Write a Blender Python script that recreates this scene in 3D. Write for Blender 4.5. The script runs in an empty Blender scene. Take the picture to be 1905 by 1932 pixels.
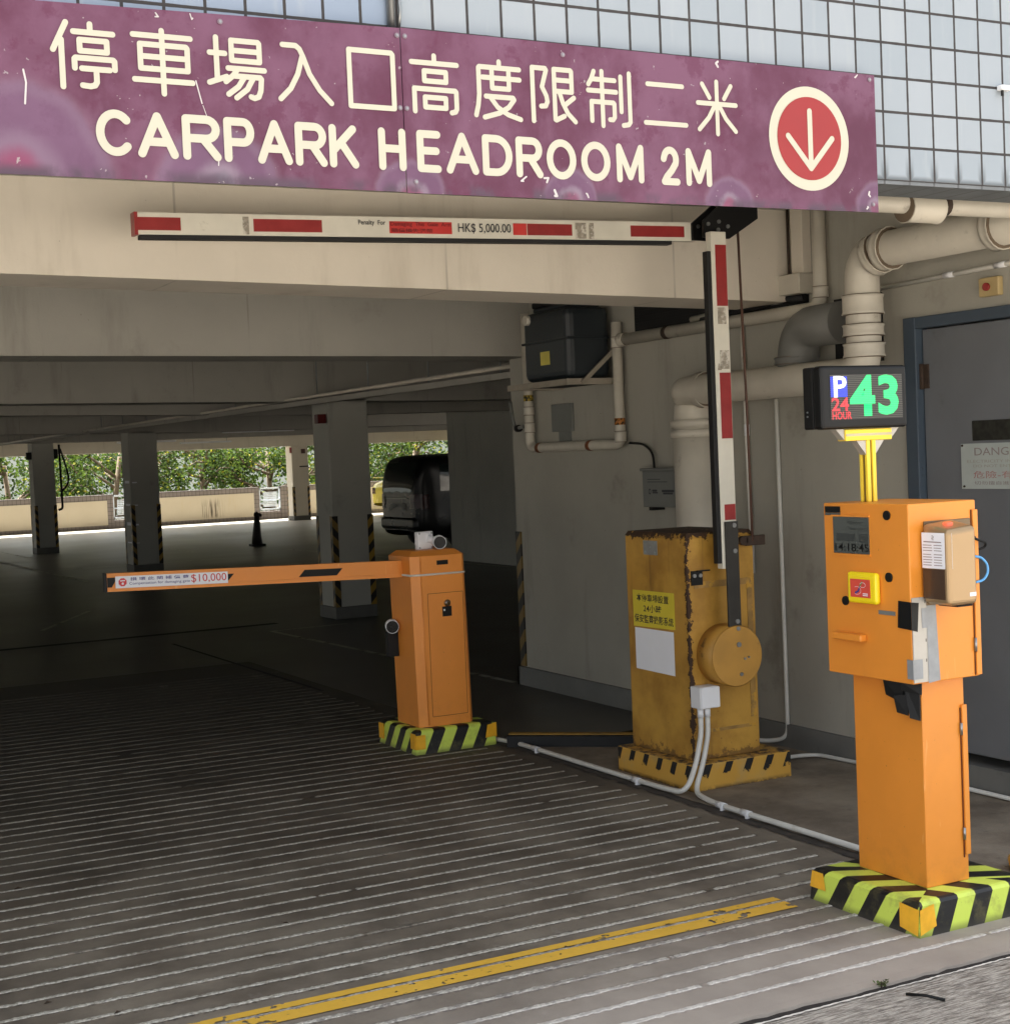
import bpy, bmesh, math, random
from mathutils import Vector, Matrix
random.seed(7)
R = math.radians
sc = bpy.context.scene
col = sc.collection

# ------------------------------------------------------------------ camera
cd = bpy.data.cameras.new('camera')
cam = bpy.data.objects.new('camera', cd)
col.objects.link(cam)
cd.sensor_fit = 'HORIZONTAL'
cd.sensor_width = 36
cd.lens = 36 * 2883.574 / 1905
cd.clip_start = .05
cd.clip_end = 3000
_X = Vector((5447.5, -346.0, 2883.574)).normalized()
_Y = Vector((-1529.5, -49.0, 2883.574)).normalized()
_Z = _X.cross(_Y).normalized()
right = Vector((_X.x, _Y.x, _Z.x)); down = Vector((_X.y, _Y.y, _Z.y)); fwd = Vector((_X.z, _Y.z, _Z.z))
mw = Matrix((right, -down, -fwd)).transposed().to_4x4()
mw.translation = (0, 0, 1.6)
cam.matrix_world = mw
sc.camera = cam

# ------------------------------------------------------------------ light
SUN_EL, SUN_AZ = 66.0, -14.0          # degrees; azimuth from +Y towards +X
world = bpy.data.worlds.new('World')
sc.world = world
world.use_nodes = True
wn = world.node_tree
bg = wn.nodes['Background']
sky = wn.nodes.new('ShaderNodeTexSky')
sky.sky_type = 'NISHITA'
sky.sun_disc = False
sky.sun_elevation = R(SUN_EL)
sky.sun_rotation = R(SUN_AZ)
sky.air_density = 1.0
sky.dust_density = 3.0
hsv = wn.nodes.new('ShaderNodeHueSaturation')
hsv.inputs['Saturation'].default_value = .28
wn.links.new(sky.outputs[0], hsv.inputs['Color'])
wn.links.new(hsv.outputs[0], bg.inputs['Color'])
bg.inputs['Strength'].default_value = .10
sl = bpy.data.lights.new('sun', 'SUN')
sl.energy = 5.0
sl.angle = R(.6)
sl.color = (1, .975, .93)
sun = bpy.data.objects.new('sun', sl)
col.objects.link(sun)
sd = Vector((math.sin(R(SUN_AZ)) * math.cos(R(SUN_EL)), math.cos(R(SUN_AZ)) * math.cos(R(SUN_EL)), math.sin(R(SUN_EL))))
sun.rotation_euler = (-sd).to_track_quat('-Z', 'Y').to_euler()
sun.location = (0, 30, 40)

vs = sc.view_settings
sc.display_settings.display_device = 'sRGB'
vs.view_transform = 'Standard'
vs.look = 'None'
vs.gamma = 1
vs.use_curve_mapping = False
vs.exposure = 2.35
sc.render.engine = 'CYCLES'
cy = sc.cycles
cy.max_bounces = 12
cy.diffuse_bounces = 7
cy.glossy_bounces = 4
cy.transparent_max_bounces = 12
cy.use_denoising = True
cy.sample_clamp_indirect = 8


# ------------------------------------------------------------------ helpers
def lin(r, g, b):
    f = lambda c: ((c / 255 + .055) / 1.055) ** 2.4 if c > 10 else c / 255 / 12.92
    return (f(r), f(g), f(b), 1)


def scl(c, k):
    return (min(1, c[0] * k), min(1, c[1] * k), min(1, c[2] * k), 1)


class NT:
    """small node-graph writer"""
    def __init__(s, name):
        s.m = bpy.data.materials.new(name)
        s.m.use_nodes = True
        s.t = s.m.node_tree
        s.b = s.t.nodes['Principled BSDF']

    def n(s, kind, **kw):
        n = s.t.nodes.new('ShaderNode' + kind)
        for k, v in kw.items():
            setattr(n, k, v)
        return n

    def put(s, sock, v):
        if hasattr(v, 'is_linked') or isinstance(v, bpy.types.NodeSocket):
            s.t.links.new(v, sock)
        else:
            sock.default_value = v

    def math(s, op, a, b=0.0, c=None, clamp=False):
        n = s.n('Math', operation=op, use_clamp=clamp)
        s.put(n.inputs[0], a)
        s.put(n.inputs[1], b)
        if c is not None:
            s.put(n.inputs[2], c)
        return n.outputs[0]

    def xyz(s, kind='Object'):
        if not hasattr(s, '_xyz'):
            s._xyz = {}
        if kind not in s._xyz:
            v = s.n('NewGeometry').outputs['Position']
            sp = s.n('SeparateXYZ')
            s.t.links.new(v, sp.inputs[0])
            s._xyz[kind] = (v, sp.outputs[0], sp.outputs[1], sp.outputs[2])
        return s._xyz[kind]

    def noise(s, scale, detail=4, rough=.55, vec=None, stretch=None, dist=0):
        n = s.n('TexNoise')
        n.inputs['Scale'].default_value = scale
        n.inputs['Detail'].default_value = detail
        n.inputs['Roughness'].default_value = rough
        n.inputs['Distortion'].default_value = dist
        v = vec if vec is not None else s.xyz()[0]
        if stretch:
            mp = s.n('Mapping')
            mp.inputs['Scale'].default_value = stretch
            s.t.links.new(v, mp.inputs[0])
            v = mp.outputs[0]
        s.t.links.new(v, n.inputs['Vector'])
        return n.outputs[0]

    def step(s, v, a, b):
        n = s.n('MapRange')
        n.interpolation_type = 'SMOOTHSTEP'
        s.put(n.inputs[0], v)
        n.inputs[1].default_value = a
        n.inputs[2].default_value = b
        n.inputs[3].default_value = 0
        n.inputs[4].default_value = 1
        return n.outputs[0]

    def mix(s, f, a, b, mode='MIX'):
        n = s.n('Mix', data_type='RGBA', blend_type=mode)
        s.put(n.inputs[0], f)
        s.put(n.inputs[6], a)
        s.put(n.inputs[7], b)
        return n.outputs[2]

    def out(s, color=None, rough=None, metal=None, bump=None, strength=.3, dist=.01, spec=None):
        if color is not None:
            s.put(s.b.inputs['Base Color'], color)
        if rough is not None:
            s.put(s.b.inputs['Roughness'], rough)
        if metal is not None:
            s.put(s.b.inputs['Metallic'], metal)
        if spec is not None:
            s.put(s.b.inputs['Specular IOR Level'], spec)
        if bump is not None:
            n = s.n('Bump')
            n.inputs['Strength'].default_value = strength
            n.inputs['Distance'].default_value = dist
            s.put(n.inputs['Height'], bump)
            s.t.links.new(n.outputs[0], s.b.inputs['Normal'])
        return s.m


def M(name, c, rough=.55, metal=0, var=.12, scale=6, bump=.0, bscale=60, dirt=None, spec=.5):
    g = NT(name)
    n1 = g.noise(scale, 5)
    colr = g.mix(g.step(n1, .3, .7), scl(c, 1 - var), scl(c, 1 + var))
    if dirt:
        dc, lo, hi, ds = dirt
        n2 = g.noise(ds, 6, .65)
        colr = g.mix(g.step(n2, lo, hi), colr, dc)
    rg = g.math('MULTIPLY_ADD', n1, .2, rough - .1)
    return g.out(colr, rg, metal, g.noise(bscale, 4) if bump else None, bump, .004, spec)


class MB:
    """mesh builder in world coordinates"""
    def __init__(s):
        s.v = []; s.f = []; s.mi = []; s.sm = []

    def add(s, verts, faces, mi=0, smooth=False):
        o = len(s.v)
        s.v += [tuple(p) for p in verts]
        for fc in faces:
            s.f.append([i + o for i in fc]); s.mi.append(mi); s.sm.append(smooth)
        return s

    def box(s, x0, x1, y0, y1, z0, z1, bev=0, mi=0, seg=2, rot=None):
        if bev <= 0:
            v = [(x0, y0, z0), (x1, y0, z0), (x1, y1, z0), (x0, y1, z0), (x0, y0, z1), (x1, y0, z1), (x1, y1, z1), (x0, y1, z1)]
            f = [(0, 3, 2, 1), (4, 5, 6, 7), (0, 1, 5, 4), (1, 2, 6, 5), (2, 3, 7, 6), (3, 0, 4, 7)]
        else:
            bm = bmesh.new()
            bmesh.ops.create_cube(bm, size=1)
            for q in bm.verts:
                q.co = ((x0 + x1) / 2 + q.co.x * (x1 - x0), (y0 + y1) / 2 + q.co.y * (y1 - y0), (z0 + z1) / 2 + q.co.z * (z1 - z0))
            bmesh.ops.bevel(bm, geom=bm.edges[:], offset=bev, segments=seg, profile=.5, affect='EDGES')
            bm.verts.index_update()
            v = [q.co.copy() for q in bm.verts]
            f = [[q.index for q in fc.verts] for fc in bm.faces]
            bm.free()
        if rot:
            c, ax, an = rot
            mt = Matrix.Rotation(an, 3, ax)
            c = Vector(c)
            v = [mt @ (Vector(p) - c) + c for p in v]
        return s.add(v, f, mi, False)

    def prism(s, poly, axis, a, b, mi=0):
        """poly: 2D points in the two other axes; extruded a..b along axis"""
        n = len(poly)
        def p3(q, h):
            return (h, q[0], q[1]) if axis == 'x' else (q[0], h, q[1]) if axis == 'y' else (q[0], q[1], h)
        v = [p3(q, a) for q in poly] + [p3(q, b) for q in poly]
        ar = sum(poly[i][0] * poly[(i + 1) % n][1] - poly[(i + 1) % n][0] * poly[i][1] for i in range(n))
        f = [list(range(n)), list(range(2 * n - 1, n - 1, -1))] + [[i, i + n, (i + 1) % n + n, (i + 1) % n] for i in range(n)]
        flip = (ar > 0) != (axis == 'y')
        if flip:
            f = [q[::-1] for q in f]
        if b < a:
            f = [q[::-1] for q in f]
        return s.add(v, f, mi)

    def tube(s, pts, r, seg=12, fillet=0, mi=0, caps=True):
        pts = [Vector(p) for p in pts]
        if fillet:
            q = [pts[0]]
            for i in range(1, len(pts) - 1):
                a, b, c = pts[i - 1], pts[i], pts[i + 1]
                d1 = (a - b); d2 = (c - b)
                k = min(fillet, d1.length * .48, d2.length * .48)
                p0 = b + d1.normalized() * k; p2 = b + d2.normalized() * k
                for t in range(7):
                    u = t / 6
                    q.append(p0 * (1 - u) ** 2 + b * 2 * u * (1 - u) + p2 * u * u)
            q.append(pts[-1])
            pts = q
        rr = r if isinstance(r, (list, tuple)) else [r] * len(pts)
        o = len(s.v)
        t0 = (pts[1] - pts[0]).normalized()
        up = Vector((0, 0, 1)) if abs(t0.z) < .9 else Vector((1, 0, 0))
        nrm = t0.cross(up).normalized()
        for i, p in enumerate(pts):
            a = pts[max(i - 1, 0)]; b = pts[min(i + 1, len(pts) - 1)]
            t = (b - a).normalized()
            nrm = (nrm - t * nrm.dot(t)).normalized()
            bn = t.cross(nrm)
            for k in range(seg):
                an = 2 * math.pi * k / seg
                s.v.append(tuple(p + (nrm * math.cos(an) + bn * math.sin(an)) * rr[i]))
        for i in range(len(pts) - 1):
            for k in range(seg):
                a = o + i * seg + k; b = o + i * seg + (k + 1) % seg
                s.f.append([a, b, b + seg, a + seg]); s.mi.append(mi); s.sm.append(True)
        if caps:
            s.f.append([o + k for k in range(seg)][::-1]); s.mi.append(mi); s.sm.append(False)
            e = o + (len(pts) - 1) * seg
            s.f.append([e + k for k in range(seg)]); s.mi.append(mi); s.sm.append(False)
        return s

    def cyl(s, c, axis, r, h, seg=20, mi=0, r2=None):
        d = Vector({'x': (1, 0, 0), 'y': (0, 1, 0), 'z': (0, 0, 1)}[axis]) if isinstance(axis, str) else Vector(axis).normalized()
        c = Vector(c)
        return s.tube([c - d * h / 2, c + d * h / 2], [r, r if r2 is None else r2], seg, 0, mi)

    def quad(s, a, b, c, d, mi=0):
        return s.add([a, b, c, d], [(0, 1, 2, 3)], mi)

    def stroke(s, pl, pts, w, closed=False, mi=0, start=[0]):
        """rounded stroke on plane pl(a, b, off)"""
        n = len(pts)
        segs = [(pts[i], pts[(i + 1) % n]) for i in range(n if closed else n - 1)]
        for (a, b) in segs:
            dx, dy = b[0] - a[0], b[1] - a[1]
            L = math.hypot(dx, dy)
            if L < 1e-6:
                continue
            px, py = -dy / L * w / 2, dx / L * w / 2
            s.off += 1
            o = s.off * 4e-6
            s.add([pl(a[0] + px, a[1] + py, o), pl(a[0] - px, a[1] - py, o), pl(b[0] - px, b[1] - py, o), pl(b[0] + px, b[1] + py, o)], [(0, 1, 2, 3)], mi)
        for p in pts:
            s.off += 1
            o = s.off * 4e-6
            s.add([pl(p[0] + w / 2 * math.cos(t * math.pi / 8), p[1] + w / 2 * math.sin(t * math.pi / 8), o) for t in range(16)], [list(range(16))], mi)
        return s
    off = 0

    def islands(s):
        par = list(range(len(s.v)))
        def find(a):
            while par[a] != a:
                par[a] = par[par[a]]
                a = par[a]
            return a
        for f in s.f:
            r = find(f[0])
            for q in f[1:]:
                par[find(q)] = r
        gr = {}
        for i, f in enumerate(s.f):
            gr.setdefault(find(f[0]), []).append(i)
        out = []
        for ids in gr.values():
            m = MB(); mp = {}
            for i in ids:
                fc = []
                for q in s.f[i]:
                    if q not in mp:
                        mp[q] = len(m.v); m.v.append(s.v[q])
                    fc.append(mp[q])
                m.f.append(fc); m.mi.append(s.mi[i]); m.sm.append(s.sm[i])
            out.append(m)
        return out

    def build(s, name, mats, parent=None):
        if name in SPLIT and parent:
            pcs = s.islands()
            if len(pcs) > 1:
                return [m._build(name, mats, parent) for m in pcs][0]
        return s._build(name, mats, parent)

    def _build(s, name, mats, parent=None):
        me = bpy.data.meshes.new(name)
        L = WL.get(parent.name, Vector((0, 0, 0))) if parent else Vector((0, 0, 0))
        me.from_pydata([(p[0] - L.x, p[1] - L.y, p[2] - L.z) for p in s.v], [], s.f)
        me.polygons.foreach_set('material_index', s.mi)
        me.polygons.foreach_set('use_smooth', s.sm)
        for m in (mats if isinstance(mats, (list, tuple)) else [mats]):
            me.materials.append(m)
        me.update()
        o = bpy.data.objects.new(name, me)
        col.objects.link(o)
        if parent:
            o.parent = parent
            WL[o.name] = L
        return o


WL = {}
SPLIT = {'joint_line', 'reflector', 'torn_tape', 'corner_tape', 'screw', 'bolt', 'gusset', 'grey_tape', 'rod', 'hanger', 'scuff', 'slot', 'scrape', 'lcd_field', 'spacer', 'hinge', 'gland', 'door_trim', 'render_panel', 'bezel'}


def thing(name, label, cat, loc, group=None):
    o = bpy.data.objects.new(name, None)
    o.empty_display_size = .1
    col.objects.link(o)
    o.location = loc
    WL[o.name] = Vector(loc)
    tag(o, label, cat, group)
    return o


def tag(o, label, cat, group=None):
    o['label'] = label
    o['category'] = cat
    if group:
        o['group'] = group
    return o


def structure(o, label=None, kind='structure'):
    o['kind'] = kind
    if label:
        o['label'] = label
        o['category'] = label.split()[-1]
    return o


def copy_tree(o, parent=None):
    c = o.copy()
    col.objects.link(c)
    if parent:
        c.parent = parent
    for ch in o.children:
        copy_tree(ch, c)
    return c


def text_mesh(body, name, mat, parent, org, u, v, w, h, off=0.0, thick=0.0):
    """text laid on the plane org + a*u + b*v, fitted into w x h"""
    c = bpy.data.curves.new(name, 'FONT')
    c.body = body
    c.offset = thick
    c.resolution_u = 3
    t = bpy.data.objects.new(name, c)
    col.objects.link(t)
    dg = bpy.context.evaluated_depsgraph_get()
    me = bpy.data.meshes.new_from_object(t.evaluated_get(dg))
    bpy.data.objects.remove(t)
    bpy.data.curves.remove(c)
    if not len(me.vertices):
        return None
    xs = [q.co.x for q in me.vertices]; ys = [q.co.y for q in me.vertices]
    x0, x1, y0, y1 = min(xs), max(xs), min(ys), max(ys)
    L = WL.get(parent.name, Vector((0, 0, 0)))
    u = Vector(u); v = Vector(v); org = Vector(org)
    nrm = u.cross(v).normalized()
    for q in me.vertices:
        a = (q.co.x - x0) / max(x1 - x0, 1e-6) * w
        b = (q.co.y - y0) / max(y1 - y0, 1e-6) * h
        q.co = org + u * a + v * b + nrm * off - L
    me.materials.clear()
    me.materials.append(mat)
    o = bpy.data.objects.new(name, me)
    col.objects.link(o)
    o.parent = parent
    WL[o.name] = L
    return o


# ------------------------------------------------------------------ materials
m_plaster = M('plaster', lin(205, 196, 178), .8, var=.06, scale=2.2, bump=.25, bscale=90, dirt=(lin(150, 140, 122), .62, .85, 1.6))
m_plaster_wall = M('wall_plaster', lin(172, 166, 150), .85, var=.08, scale=1.7, bump=.2, bscale=80, dirt=(lin(125, 118, 102), .58, .85, 2.3))
m_ceil = M('ceiling_paint', lin(170, 165, 152), .9, var=.07, scale=1.2, bump=.15)
m_pillar = M('pillar_paint', lin(172, 168, 155), .8, var=.06, scale=2, bump=.15, dirt=(lin(120, 116, 105), .65, .9, 4))
m_skirt = M('skirting_grey', lin(112, 112, 108), .7, var=.1, scale=4, dirt=(lin(70, 68, 62), .6, .85, 7))
m_dark = M('dark_void', lin(22, 22, 22), .8, var=.1)
m_blackrub = M('black_rubber', lin(15, 15, 16), .65, var=.15, scale=20)
m_blackpl = M('black_plastic', lin(11, 12, 13), .5, var=.1, scale=12, spec=.3)
m_black = M('black_paint', lin(15, 15, 15), .55, var=.1, spec=.3)
m_white = M('white_plastic', lin(225, 226, 228), .4, var=.03, scale=10)
m_pipewhite = M('pipe_paint', lin(196, 190, 176), .5, var=.07, scale=5, dirt=(lin(112, 102, 88), .60, .82, 9))
m_pipegrey = M('pipe_grey', lin(110, 110, 106), .55, var=.08, scale=5)
m_conduit = M('white_conduit', lin(206, 204, 196), .4, var=.05, scale=6, dirt=(lin(150, 142, 128), .6, .85, 6))
m_steel = M('steel', lin(150, 152, 152), .35, .9, var=.1, scale=15)
m_galv = M('galvanised', lin(150, 156, 156), .45, .6, var=.12, scale=18)
m_chrome = M('chrome', lin(220, 220, 220), .12, 1, var=.02)
m_alu = M('aluminium_sheet', lin(176, 172, 164), .4, .25, var=.05, scale=12)
m_duct = M('grey_tape', lin(140, 143, 146), .4, .15, var=.1, scale=25)
m_orange = M('orange_paint', lin(224, 140, 48), .36, var=.035, scale=5, bump=.03, bscale=220, dirt=(lin(176, 104, 40), .62, .84, 7))
m_orange_new = M('orange_powder_coat', lin(230, 142, 54), .45, var=.04, scale=5, dirt=(lin(160, 96, 42), .62, .85, 6))
m_yellowpaint = M('yellow_profile', lin(247, 214, 60), .4, var=.04)
m_yellowpl = M('yellow_plastic', lin(246, 220, 30), .25, var=.02)
m_ytape = M('orange_tape', lin(240, 178, 40), .4, var=.08, scale=25)
m_redlabel = M('red_label', lin(216, 78, 62), .35, var=.05)
m_redtape = M('red_reflective', lin(146, 42, 42), .35, var=.1, scale=14)
m_redbright = M('bright_red_tape', lin(198, 56, 52), .35, var=.05, scale=14)
m_whitearm = M('white_arm_paint', lin(214, 210, 196), .45, var=.05, scale=9, dirt=(lin(130, 122, 105), .66, .85, 14))
m_tear = M('torn_tape', lin(150, 142, 128), .6, var=.25, scale=45, dirt=(lin(205, 200, 188), .5, .6, 30))
m_doorgrey = M('door_grey', lin(108, 111, 115), .5, var=.06, scale=3, dirt=(lin(84, 84, 84), .6, .85, 4))
m_framblue = M('frame_blue', lin(66, 78, 90), .5, var=.08, scale=5, dirt=(lin(40, 44, 50), .66, .85, 12))
m_paper = M('paper', lin(232, 234, 240), .6, var=.02)
m_plate = M('worn_plate', lin(176, 184, 180), .5, var=.05, scale=8)
m_tank = M('tank_black', lin(40, 46, 50), .45, var=.15, scale=5)
m_bracket = M('bracket_paint', lin(150, 142, 128), .6, var=.12, scale=8, dirt=(lin(140, 84, 50), .62, .75, 9))
m_boxgrey = M('box_grey', lin(112, 114, 110), .5, var=.08, scale=5)
m_inkred = M('ink_red', lin(206, 62, 60), .5, var=.05)
m_inkblue = M('ink_blue', lin(66, 62, 130), .5, var=.05)
m_inkwine = M('ink_wine', lin(112, 24, 26), .5, var=.05)
m_inkdark = M('ink_dark', lin(40, 40, 46), .5, var=.05)
m_fadeink = M('faded_ink', lin(140, 128, 126), .6, var=.12, scale=40)
m_fadered = M('faded_red_ink', lin(170, 120, 116), .6, var=.12, scale=40)
m_brown = M('rusty_brown', lin(58, 44, 34), .8, var=.3, scale=30)
m_lcd = M('lcd_glass', lin(74, 78, 74), .2, var=.06, scale=6)
m_gold = M('gold_plastic', lin(160, 134, 100), .3, .45, var=.03, scale=6)
m_tank_window = M('smoked_plastic', lin(70, 52, 38), .2, var=.05)
m_cablue = M('blue_cable', lin(96, 170, 230), .35, var=.02)
m_leafdry = M('dry_leaf', lin(60, 44, 30), .8, var=.2)
m_parkline = M('floor_paint_white', lin(178, 176, 166), .8, var=.15, scale=8, dirt=(lin(80, 78, 72), .5, .65, 6))
m_lens = M('camera_glass', lin(9, 10, 12), .3, var=.02, spec=.2)


def concrete(name, base, rough=.85, vary=.07, stain=(150, 140, 122), amt=.5, seam=True):
    g = NT(name)
    v, x, y, z = g.xyz()
    n = g.noise(1.3, 6, .6)
    c = g.mix(g.step(n, .3, .7), scl(base, 1 - vary), scl(base, 1 + vary))
    stk = g.step(g.noise(3.2, 5, .65, stretch=(1, 1, .16)), .56, .76)
    c = g.mix(g.math('MULTIPLY', stk, amt), c, lin(*stain))
    blot = g.step(g.noise(2.1, 6, .65), .60, .74)
    c = g.mix(g.math('MULTIPLY', blot, amt * .8), c, lin(*stain))
    spk = g.step(g.noise(48, 3, .6), .745, .76)
    c = g.mix(g.math('MULTIPLY', spk, .55), c, lin(70, 64, 56))
    if seam:
        f = g.math('FRACT', g.math('DIVIDE', g.math('ADD', x, 40.3), 1.22))
        k = g.math('MULTIPLY', g.step(g.math('ABSOLUTE', g.math('SUBTRACT', f, .5)), .006, .002), g.step(g.noise(1.7, 3), .42, .6))
        c = g.mix(g.math('MULTIPLY', k, .35), c, lin(90, 84, 74))
    return g.out(c, rough, 0, g.math('ADD', g.noise(90, 4), g.math('MULTIPLY', g.noise(9, 3), .8)), .22, .004, .3)


def orange(name, base, rough):
    g = NT(name)
    v, x, y, z = g.xyz()
    n = g.noise(5, 5)
    c = g.mix(g.step(n, .3, .7), scl(base, .965), scl(base, 1.035))
    c = g.mix(g.math('MULTIPLY', g.step(g.noise(4, 6, .65, stretch=(1, 1, .35)), .56, .8), .18), c, lin(168, 104, 46))
    c = g.mix(g.math('MULTIPLY', g.step(z, .34, .12), g.math('MULTIPLY', g.step(g.noise(18, 5, .7), .45, .7), .16)), c, lin(140, 94, 50))
    c = g.mix(g.math('MULTIPLY', g.step(g.noise(75, 3, .5), .745, .765), .5), c, lin(96, 62, 34))
    sc_ = g.step(g.noise(26, 4, .5, stretch=(1, 1, .12), dist=1.2), .70, .73)
    c = g.mix(g.math('MULTIPLY', sc_, .3), c, lin(244, 190, 120))
    return g.out(c, g.math('MULTIPLY_ADD', n, .2, rough - .1), 0, g.noise(14, 3), .05, .004)


def emit(name, c, k, scan=True):
    g = NT(name)
    g.out(lin(20, 20, 20), .4)
    g.put(g.b.inputs['Emission Color'], c)
    if scan:
        z = g.xyz()[3]
        w = g.math('SINE', g.math('MULTIPLY', z, 2 * math.pi / .0062))
        g.put(g.b.inputs['Emission Strength'], g.math('MULTIPLY_ADD', w, k * .3, k))
    else:
        g.put(g.b.inputs['Emission Strength'], k)
    return g.m


def stripes(name, ca, cb, kx, ky, kz, pitch, duty=.5, wear=.0):
    """diagonal stripes: fract((kx x + ky y + kz z)/pitch)"""
    g = NT(name)
    v, x, y, z = g.xyz()
    s = g.math('ADD', g.math('ADD', g.math('MULTIPLY', x, kx), g.math('MULTIPLY', y, ky)), g.math('MULTIPLY', z, kz))
    f = g.math('FRACT', g.math('DIVIDE', g.math('ADD', s, 50.0), pitch))
    n = g.noise(30, 5)
    k = g.step(f, duty - .012, duty + .012)
    c = g.mix(k, ca, cb)
    if wear:
        c = g.mix(g.math('MULTIPLY', g.step(g.noise(9, 6, .7), .5, .75), .5), c, lin(120, 112, 70))
        c = g.mix(g.step(g.noise(70, 4, .6), .70, .73), c, lin(96, 92, 80))
        c = g.mix(g.math('MULTIPLY', g.step(z, .03, .0), .6), c, lin(60, 56, 48))
    return g.out(c, .45, 0, g.noise(28, 3) if wear else None, .25, .004)


m_orange = orange('orange_paint', lin(224, 140, 48), .38)
m_orange_new = orange('orange_powder_coat', lin(228, 142, 56), .45)
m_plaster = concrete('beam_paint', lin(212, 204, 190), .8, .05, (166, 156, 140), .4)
m_plaster_wall = concrete('wall_paint', lin(166, 163, 152), .85, .07, (116, 111, 100), .55, False)
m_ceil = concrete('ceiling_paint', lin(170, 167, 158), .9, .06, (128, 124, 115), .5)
m_pillar = concrete('pillar_paint', lin(170, 169, 160), .8, .06, (116, 114, 107), .45, False)
YB = (lin(226, 172, 44), lin(24, 23, 22))
FLU = (lin(208, 226, 92), lin(20, 20, 20))
m_guard_a = stripes('guard_stripes_a', lin(124, 100, 50), lin(30, 29, 27), 1, 0, .9, .15)
m_guard_b = stripes('guard_stripes_b', lin(124, 100, 50), lin(30, 29, 27), 0, 1, .9, .15)


# ground materials
def mat_driveway():
    g = NT('grooved_concrete')
    v, x, y, z = g.xyz()
    mott = g.noise(2.2, 8, .62)
    base = g.mix(g.step(mott, .32, .7), lin(120, 111, 99), lin(164, 155, 140))
    # light falloff into the garage, painted as darker concrete
    inner_shade_wear = g.step(g.math('ADD', y, g.math('MULTIPLY', g.noise(.7, 3), 3.0)), 5.6, 9.5)
    base = g.mix(g.math('MULTIPLY', inner_shade_wear, .78), base, lin(66, 62, 55))
    blot = g.step(g.noise(.9, 5, .6), .55, .72)
    base = g.mix(g.math('MULTIPLY', blot, .4), base, lin(56, 50, 45))
    fine = g.noise(120, 4, .7)
    base = g.mix(.35, base, g.mix(fine, lin(60, 55, 50), lin(150, 142, 132)), 'OVERLAY')
    tyre = g.step(g.noise(1.0, 4, .6, stretch=(1.6, .14, 1)), .50, .64)
    base = g.mix(g.math('MULTIPLY', tyre, .30), base, lin(54, 50, 46))
    pale = g.step(g.noise(7, 6, .7, stretch=(1, .5, 1)), .60, .72)
    base = g.mix(g.math('MULTIPLY', pale, .35), base, lin(160, 154, 146))
    # ridge lines every 130 mm
    wob = g.math('MULTIPLY', g.math('SUBTRACT', g.noise(3.0, 3), .5), .012)
    wob2 = g.math('MULTIPLY', g.math('SUBTRACT', g.noise(55, 5, .75), .5), .022)
    yy = g.math('ADD', g.math('ADD', y, wob), wob2)
    fr = g.math('SUBTRACT', g.math('FRACT', g.math('DIVIDE', g.math('ADD', yy, 20 * .13 - 4.601 + .065), .13)), .5)
    d = g.math('ABSOLUTE', g.math('MULTIPLY', fr, .13))
    inx = g.step(g.math('ADD', x, g.math('MULTIPLY', wob, 4.0)), 3.735, 3.725)
    iny = g.math('MULTIPLY', g.step(y, 3.44, 3.46), g.step(g.math('ADD', y, g.math('MULTIPLY', g.noise(.5, 2), 2.0)), 11.6, 11.2))
    reg = g.math('MULTIPLY', inx, iny)
    line = g.step(z, .0004, .0016)
    # broken up by wear
    wear = g.step(g.noise(6, 6, .7, stretch=(.35, 2.2, 1)), .34, .46)
    wear_in = g.step(g.noise(1.1, 4, .6, stretch=(.5, 1.5, 1)), .32, .52)
    lw = g.math('MULTIPLY', line, g.math('MULTIPLY', wear, g.mix(inner_shade_wear, (1, 1, 1, 1), g.math('MULTIPLY_ADD', wear_in, .7, .28))))
    edge = g.math('MULTIPLY', g.math('MULTIPLY', g.step(d, .026, .013), reg), g.step(g.noise(40, 5, .7), .42, .62))
    rough_edge = g.math('MULTIPLY', edge, g.step(y, 5.2, 3.9))
    base = g.mix(g.math('MULTIPLY', edge, .6), base, lin(48, 44, 40))
    base = g.mix(g.math('MULTIPLY', rough_edge, .75), base, lin(62, 57, 54))
    lc = g.mix(g.step(g.noise(85, 5, .7), .36, .62), lin(138, 132, 120), lin(202, 198, 186))
    worn = g.math('MULTIPLY', g.step(y, 4.35, 4.1), g.step(g.noise(30, 5, .7), .44, .6))
    lc = g.mix(g.math('MULTIPLY', worn, .85), lc, lin(78, 72, 68))
    lc = g.mix(g.math('MULTIPLY', inner_shade_wear, .5), lc, lin(104, 98, 86))
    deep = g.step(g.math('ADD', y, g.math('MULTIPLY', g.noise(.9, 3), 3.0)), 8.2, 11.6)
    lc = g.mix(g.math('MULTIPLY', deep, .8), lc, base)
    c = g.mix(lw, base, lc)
    # brighter daylight by the street, painted in as paler concrete
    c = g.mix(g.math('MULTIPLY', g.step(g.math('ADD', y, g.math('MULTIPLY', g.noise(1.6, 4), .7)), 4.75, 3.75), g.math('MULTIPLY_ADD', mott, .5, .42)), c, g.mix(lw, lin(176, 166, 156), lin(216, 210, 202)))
    h = g.math('ADD', g.math('MULTIPLY', g.noise(240, 3), .5), fine)
    return g.out(c, g.math('MULTIPLY_ADD', mott, .25, .55), 0, h, .35, .003, .35)


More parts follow.
